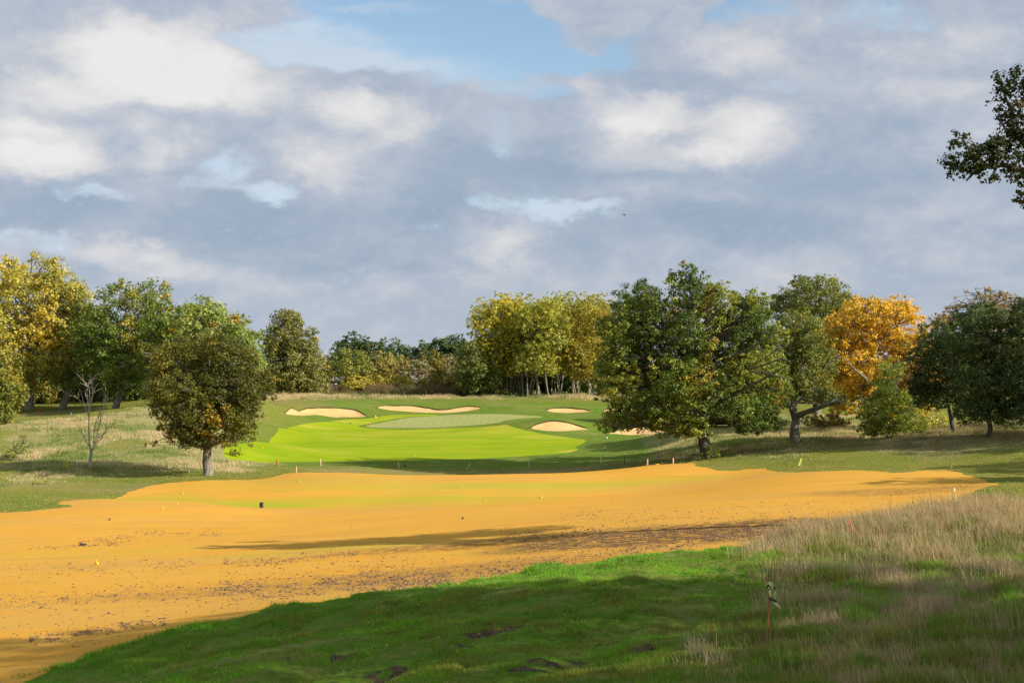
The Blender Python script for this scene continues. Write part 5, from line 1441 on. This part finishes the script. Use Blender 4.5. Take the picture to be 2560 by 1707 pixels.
rag('scrap', 277, 1299, 5, 5, m_black, 'dark scrap beside a yellow speck on the left sand', 'scrap', seed=21)
rag('scrap', 1157, 1296, 6, 5, m_black, 'dark scrap on the middle of the sand', 'scrap', seed=22)


# yellow flag on a cane
def cane_flag(px, py, top, mat_f, label, fl):
    x0, y0, z0 = at(px, py); s_ = y0 / FPX
    root_ = empty('flag_cane', (x0, y0, z0)); tag(root_, label, 'flag')
    H_ = (py - top) * s_
    Vt, Ft = tube([(0, 0, -0.1), (-0.01, 0, H_ * .5), (-0.03 * H_, 0, H_)], [0.02, 0.018, 0.015], 6); mesh_np('cane', Vt, Ft, m_wood, root_)
    pts = np.array(fl) * s_
    n_ = len(pts) // 2
    V_ = np.array([(p_[0], 0.04 * math.sin(i_ * 2), p_[1]) for i_, p_ in enumerate(pts)])
    V_[:, 2] = H_ + V_[:, 2]
    F_ = np.array([(i_ * 2, i_ * 2 + 1, i_ * 2 + 3, i_ * 2 + 2) for i_ in range(n_ - 1)])
    mesh_np('flag', V_, F_, mat_f, root_)


cane_flag(2003, 1171, 1144, m_ytape, 'yellow flag hanging from a cane at the far edge of the sand', [(-3, -1), (1, -1), (-4, -6), (0, -5), (-6.5, -11), (-2, -10), (-8, -18), (-3.5, -17), (-8, -19), (-5, -18)])

# white tee marker
x0, y0, z0 = at(2382, 1226); s_ = y0 / FPX
S = 12; an = np.arange(S) * 2 * pi / S
lv = [(0, 2.9), (1.5, 3.0), (3.5, 2.3), (7.0, 1.5), (8.0, 0.9), (8.3, 0.01)]
V_ = np.array([(math.cos(a_) * rr_ * s_ + z_ * 0.05 * s_, math.sin(a_) * rr_ * s_, z_ * s_) for z_, rr_ in lv for a_ in an])
i_ = np.arange(len(lv) - 1)[:, None] * S; j_ = np.arange(S)[None]
F_ = np.stack([i_ + j_, i_ + (j_ + 1) % S, i_ + S + (j_ + 1) % S, i_ + S + j_], -1).reshape(-1, 4)
o = mesh_np('white_marker', V_, F_, m_white, smooth=True); o.location = (x0, y0, z0); tag(o, 'small white cone marker on the sand at the right', 'marker')


def strip(pts, widths, s_, wob=0.02):
    V_, F_ = [], []
    for k_, ((a_, b_), wd_) in enumerate(zip(pts, widths)):
        V_.append((a_ * s_ - wd_ * s_ / 2, wob * math.sin(k_ * 1.9), b_ * s_)); V_.append((a_ * s_ + wd_ * s_ / 2, wob * math.sin(k_ * 1.9 + 1), b_ * s_ + 0.3 * wd_ * s_))
    for k_ in range(len(pts) - 1): F_.append((2 * k_, 2 * k_ + 1, 2 * k_ + 3, 2 * k_ + 2))
    return np.array(V_), np.array(F_)


# forked rusty stake with torn tape, foreground
x0, y0, z0 = at(1914, 1634)
s_ = y0 / FPX
z0 = surf(np.array([x0]), np.array([y0]))[0]
rt = empty('rusty_stake', (x0, y0, z0)); tag(rt, 'rusty forked stake with torn yellow and black tape in the shaded foreground', 'stake')
mb = MB()
zz0 = (1634 - (HY + (CZ - z0) / s_))
mb.add(*tube(np.array([(0, 0, -8), (1.5, 0, 40), (4, 0, 90), (6, 0, 130), (9, 0, 160), (10, 0, 176)]) * s_, np.array([2.1, 2.0, 2.0, 1.9, 1.8, 1.7]) * s_, 8))
mb.add(*tube(np.array([(8.5, 0, 150), (5, -1, 160), (0, -2, 168), (-3.5, -2, 173)]) * s_, np.array([1.8, 1.8, 1.7, 1.4]) * s_, 8))
mb.build('stake', m_rust, rt)
tape = [([(-1, 152), (3, 160), (8, 158), (13, 150), (15, 146)], [6, 9, 9, 8, 3], m_lime, -0.03), ([(4, 150), (6, 140), (8, 130), (8, 124)], [3, 6, 5, 4], m_lime, -0.035), ([(2, 155), (3, 148), (5, 142)], [4, 5, 3], m_btape, -0.025),
        ([(13, 152), (18, 148), (21, 143)], [4, 4, 2], m_btape, -0.03), ([(21, 143), (19, 133), (17, 128), (22, 121), (22, 114)], [2, 2.5, 2.5, 2.5, 2], m_lime, -0.03), ([(8, 126), (8, 121), (9, 116)], [4, 5, 4], m_btape, -0.035),
        ([(10, 121), (16, 117), (22, 113)], [1, 7, 9], m_btape, -0.04), ([(12, 112), (20, 109), (26, 104), (32, 98), (34, 96)], [1, 6, 6, 3, 1], m_lime, -0.045)]
for pts, wd, mt_, yo in tape:
    V_, F_ = strip(pts, wd, s_); V_[:, 1] += yo
    mesh_np('tape', V_, F_, mt_, rt)

# small orange forked stake in the tall grass
x0, y0, z0 = at(2118, 1352); s_ = y0 / FPX
z0 = surf(np.array([x0]), np.array([y0]))[0]
mb = MB()
mb.add(*tube(np.array([(0, 0, -5), (-1, 0, 20), (-4, 0, 34), (-6, 0, 42)]) * s_, np.array([1.6, 1.6, 1.6, 1.5]) * s_, 8))
mb.add(*tube(np.array([(-4, 0, 32), (-9, 0, 32), (-15, 0, 35)]) * s_, np.array([1.1, 1.1, 0.8]) * s_, 6))
o = mb.build('orange_stake', m_orange); o.location = (x0, y0 - 0.5, z0); tag(o, 'short orange forked stake among the tall pale grass', 'stake')

# thin stake with yellow tape on the sand
x0, y0, z0 = at(2279, 1292); s_ = y0 / FPX
z0 = surf(np.array([x0]), np.array([y0]))[0]
rt = empty('thin_stake', (x0, y0, z0)); tag(rt, 'thin dark stake with a wisp of yellow tape at the edge of the tall grass', 'stake')
mb = MB(); mb.add(*tube(np.array([(0, 0, -4), (0.5, 0, 25), (1, 0, 50)]) * s_, np.array([0.9, 0.9, 0.8]) * s_, 6)); mb.add(*tube(np.array([(1, 0, 45), (4, 0, 45), (6, 0, 50)]) * s_, np.array([0.7, 0.6, 0.4]) * s_, 5)); mb.build('stake', m_rust, rt)
V_, F_ = strip([(0, 47), (-3, 41), (-6, 36)], [1.5, 2.2, 1.5], s_); V_[:, 1] -= 0.02; mesh_np('tape', V_, F_, m_ytape, rt)


# birds: body, tail and legs as one skin
def bird(px, py, lpx, c_dark, c_light, label, face=1, upright=0.5, name='magpie', flying=False, Y=None, z=None):
    if flying:
        y0 = Y; x0 = (px - HX) / FPX * Y; z0 = CZ + (HY - py) / FPX * Y
    else:
        x0, y0, z0 = at(px, py)
    s_ = y0 / FPX; L_ = lpx * s_
    if flying:
        seq = [(-0.5, 0, .02), (-0.3, 0, .05), (-0.1, 0, .11), (0.15, 0, .10), (0.32, 0, .06), (0.42, 0, .07), (0.5, 0, .015)]
    else:
        seq = [(-0.75, .02, .03), (-0.3, .22, .04), (-0.12, .30, .13), (0.08, .38, .17), (0.22, .50, .11), (0.30, .60, .09), (0.40, .62, .03), (0.48, .60, .008)]
    pth = np.array([(a_ * face, 0, b_ if not flying else 0) for a_, b_, c_ in seq]) * L_
    Vt, Ft = tube(pth, np.array([c_ for a_, b_, c_ in seq]) * L_, 8)
    Cc = np.array([c_dark] * len(Vt))
    if c_light is not None:
        for k_ in range(len(seq)):
            if k_ in (2, 3):
                Cc[k_ * 8:(k_ + 1) * 8] = c_light
    MBb = MB(); MBb.add(Vt, Ft); cols = [Cc]
    if flying:
        wing = np.array([(0.1, 0, 0), (-0.15, 0, 0), (0.12, .5, .32), (-0.1, .55, .30), (-0.12, 1.0, .38), (-0.22, 0.95, .34)]) * L_
        for sg in (1, -1):
            wv_ = wing * np.array([face, sg, 1]); wv2 = wv_ + np.array([0, 0, -0.02 * L_])
            W_ = np.vstack([wv_, wv2]); Fw = np.array([(0, 1, 3, 2), (2, 3, 5, 4), (6, 8, 9, 7), (8, 10, 11, 9), (0, 2, 8, 6), (2, 4, 10, 8), (1, 7, 9, 3), (3, 9, 11, 5), (4, 5, 11, 10), (0, 6, 7, 1)])
            MBb.add(W_, Fw); cols.append(np.array([c_dark] * len(W_)))
    else:
        for sg in (-1, 1):
            Vl, Fl = tube(np.array([(0.02 * face, sg * 0.05, .30), (0.0, sg * 0.05, .14), (0.03 * face, sg * .05, -0.01)]) * L_, np.array([.03, .018, .015]) * L_, 5)
            MBb.add(Vl, Fl); cols.append(np.array([c_dark] * len(Vl)))
    o_ = mesh_np(name, np.vstack(MBb.V), np.vstack(MBb.F), m_clod, colr=np.vstack(cols), smooth=True)
    o_.location = (x0, y0, z0); tag(o_, label, 'bird')
    if flying: o_.rotation_euler = (0.5, -1.0, 0.6)
    return o_


DK, WH = (0.015, 0.015, 0.018), (0.85, 0.85, 0.82)
bird(1372, 1115, 8, DK, WH, 'black and white bird farther right on the bright turf', 1)
bird(1232, 1143, 7, DK, WH, 'black and white bird at the near edge of the bright turf', 1)
bird(876, 1060, 7, DK, None, 'black bird standing on the left of the bright turf', 1, name='crow')
bird(1562, 537, 7, (0.03, 0.035, 0.04), None, 'small dark bird flying against the clouds', 1, name='flying_bird', flying=True, Y=160)
# dark post with a pale foot, and an orange topped peg with a dark foot, on the shaded lawn
for (px, py, h1, h2, mt1, mt2, lab) in [(1517, 1095.5, 4.5, 6, m_white, m_btape, 'small post, dark above and white below, beyond the shade of the big oak'), (1512.5, 1125.5, 4.5, 7, m_btape, m_wood, 'small peg, dark at the foot and pale orange above, in the oak shade')]:
    x0, y0, z0 = at(px, py); s_ = y0 / FPX
    rt = empty('marker_post', (x0, y0, z0)); tag(rt, lab, 'post')
    V_, F_ = stake_mesh(h1 * s_, 2.6 * s_, 1.0); mesh_np('foot', V_, F_, mt1, rt)
    V_, F_ = stake_mesh((h1 + h2) * s_, 2.0 * s_, 0.7); V_[:4, 2] = h1 * s_ + 0.003; V_[4:8, 2] = h1 * s_ + 0.02; mesh_np('head', V_, F_, mt2, rt)

# ------------------------------------------------------------------ buildings behind the hedgerow
def house(px0, px1, eave_py, ridge_py, Y, wallc, roofc, label, name):
    s_ = Y / FPX; x0_, x1_ = (px0 - HX) * s_, (px1 - HX) * s_; cx = (x0_ + x1_) / 2; W_ = x1_ - x0_; D = W_ * 0.45
    gz_ = ground(cx, Y); he = CZ + (HY - eave_py) * s_ - gz_; hr = CZ + (HY - ridge_py) * s_ - gz_
    rt = empty(name, (cx, Y + D / 2, gz_)); tag(rt, label, 'building')
    a_ = W_ / 2; b_ = D / 2
    V_ = np.array([(-a_, -b_, -.3), (a_, -b_, -.3), (a_, b_, -.3), (-a_, b_, -.3), (-a_, -b_, he), (a_, -b_, he), (a_, b_, he), (-a_, b_, he)])
    F_ = np.array([(0, 1, 5, 4), (1, 2, 6, 5), (2, 3, 7, 6), (3, 0, 4, 7)])
    mesh_np('wall', V_, F_, wallc, rt)
    o_ = 0.35
    V_ = np.array([(-a_ - o_, -b_ - o_, he - .1), (a_ + o_, -b_ - o_, he - .1), (a_ + o_, 0, hr), (-a_ - o_, 0, hr), (a_ + o_, b_ + o_, he - .1), (-a_ - o_, b_ + o_, he - .1),
                   (-a_ - o_, -b_ - o_, he - .22), (a_ + o_, -b_ - o_, he - .22), (a_ + o_, b_ + o_, he - .22), (-a_ - o_, b_ + o_, he - .22)])
    F_ = np.array([(0, 1, 2, 3), (3, 2, 4, 5), (0, 6, 7, 1), (5, 4, 8, 9), (6, 9, 8, 7)])
    rf = mesh_np('roof', V_, F_, roofc, rt)
    V_ = np.array([(-a_, -b_ + .01, he), (-a_, b_ - .01, he), (-a_, 0, hr - .1), (a_, -b_ + .01, he), (a_, b_ - .01, he), (a_, 0, hr - .1)])
    mesh_np('gable', V_[:3], np.array([(0, 2, 1)]), wallc, rt); mesh_np('gable', V_[3:], np.array([(0, 1, 2)]), wallc, rt)
    n_ = max(2, int(W_ / 3.5))
    for k_ in range(n_):
        cxw = -a_ + (k_ + .5) * W_ / n_; ww, wh = 0.55, he * 0.22
        V_ = np.array([(cxw - ww, -b_ - .03, he * .45), (cxw + ww, -b_ - .03, he * .45), (cxw + ww, -b_ - .03, he * .45 + wh), (cxw - ww, -b_ - .03, he * .45 + wh), (cxw - ww, -b_ + .05, he * .45), (cxw + ww, -b_ + .05, he * .45), (cxw + ww, -b_ + .05, he * .45 + wh), (cxw - ww, -b_ + .05, he * .45 + wh)])
        mesh_np('window', V_, np.array([(0, 1, 2, 3), (0, 4, 5, 1), (1, 5, 6, 2), (2, 6, 7, 3), (3, 7, 4, 0)]), m_glass, rt)


m_glass = simple('window_glass', (0.05, 0.06, 0.07), 0.15, 0.1, 3, spec=0.6)
m_render = simple('white_render', (0.72, 0.72, 0.74), 0.8, 0.06, 2)
m_slate = simple('grey_roof', (0.30, 0.28, 0.29), 0.8, 0.2, 3)
m_wall2 = simple('brown_wall', (0.22, 0.18, 0.15), 0.9, 0.2, 2)
house(806, 856, 950, 940, 268, m_render, m_slate, 'white low building glimpsed through the hedgerow on the left', 'white_building')
house(990, 1070, 957, 934, 275, m_wall2, m_slate, 'building with a grey pitched roof behind the golden bushes', 'grey_roofed_building')
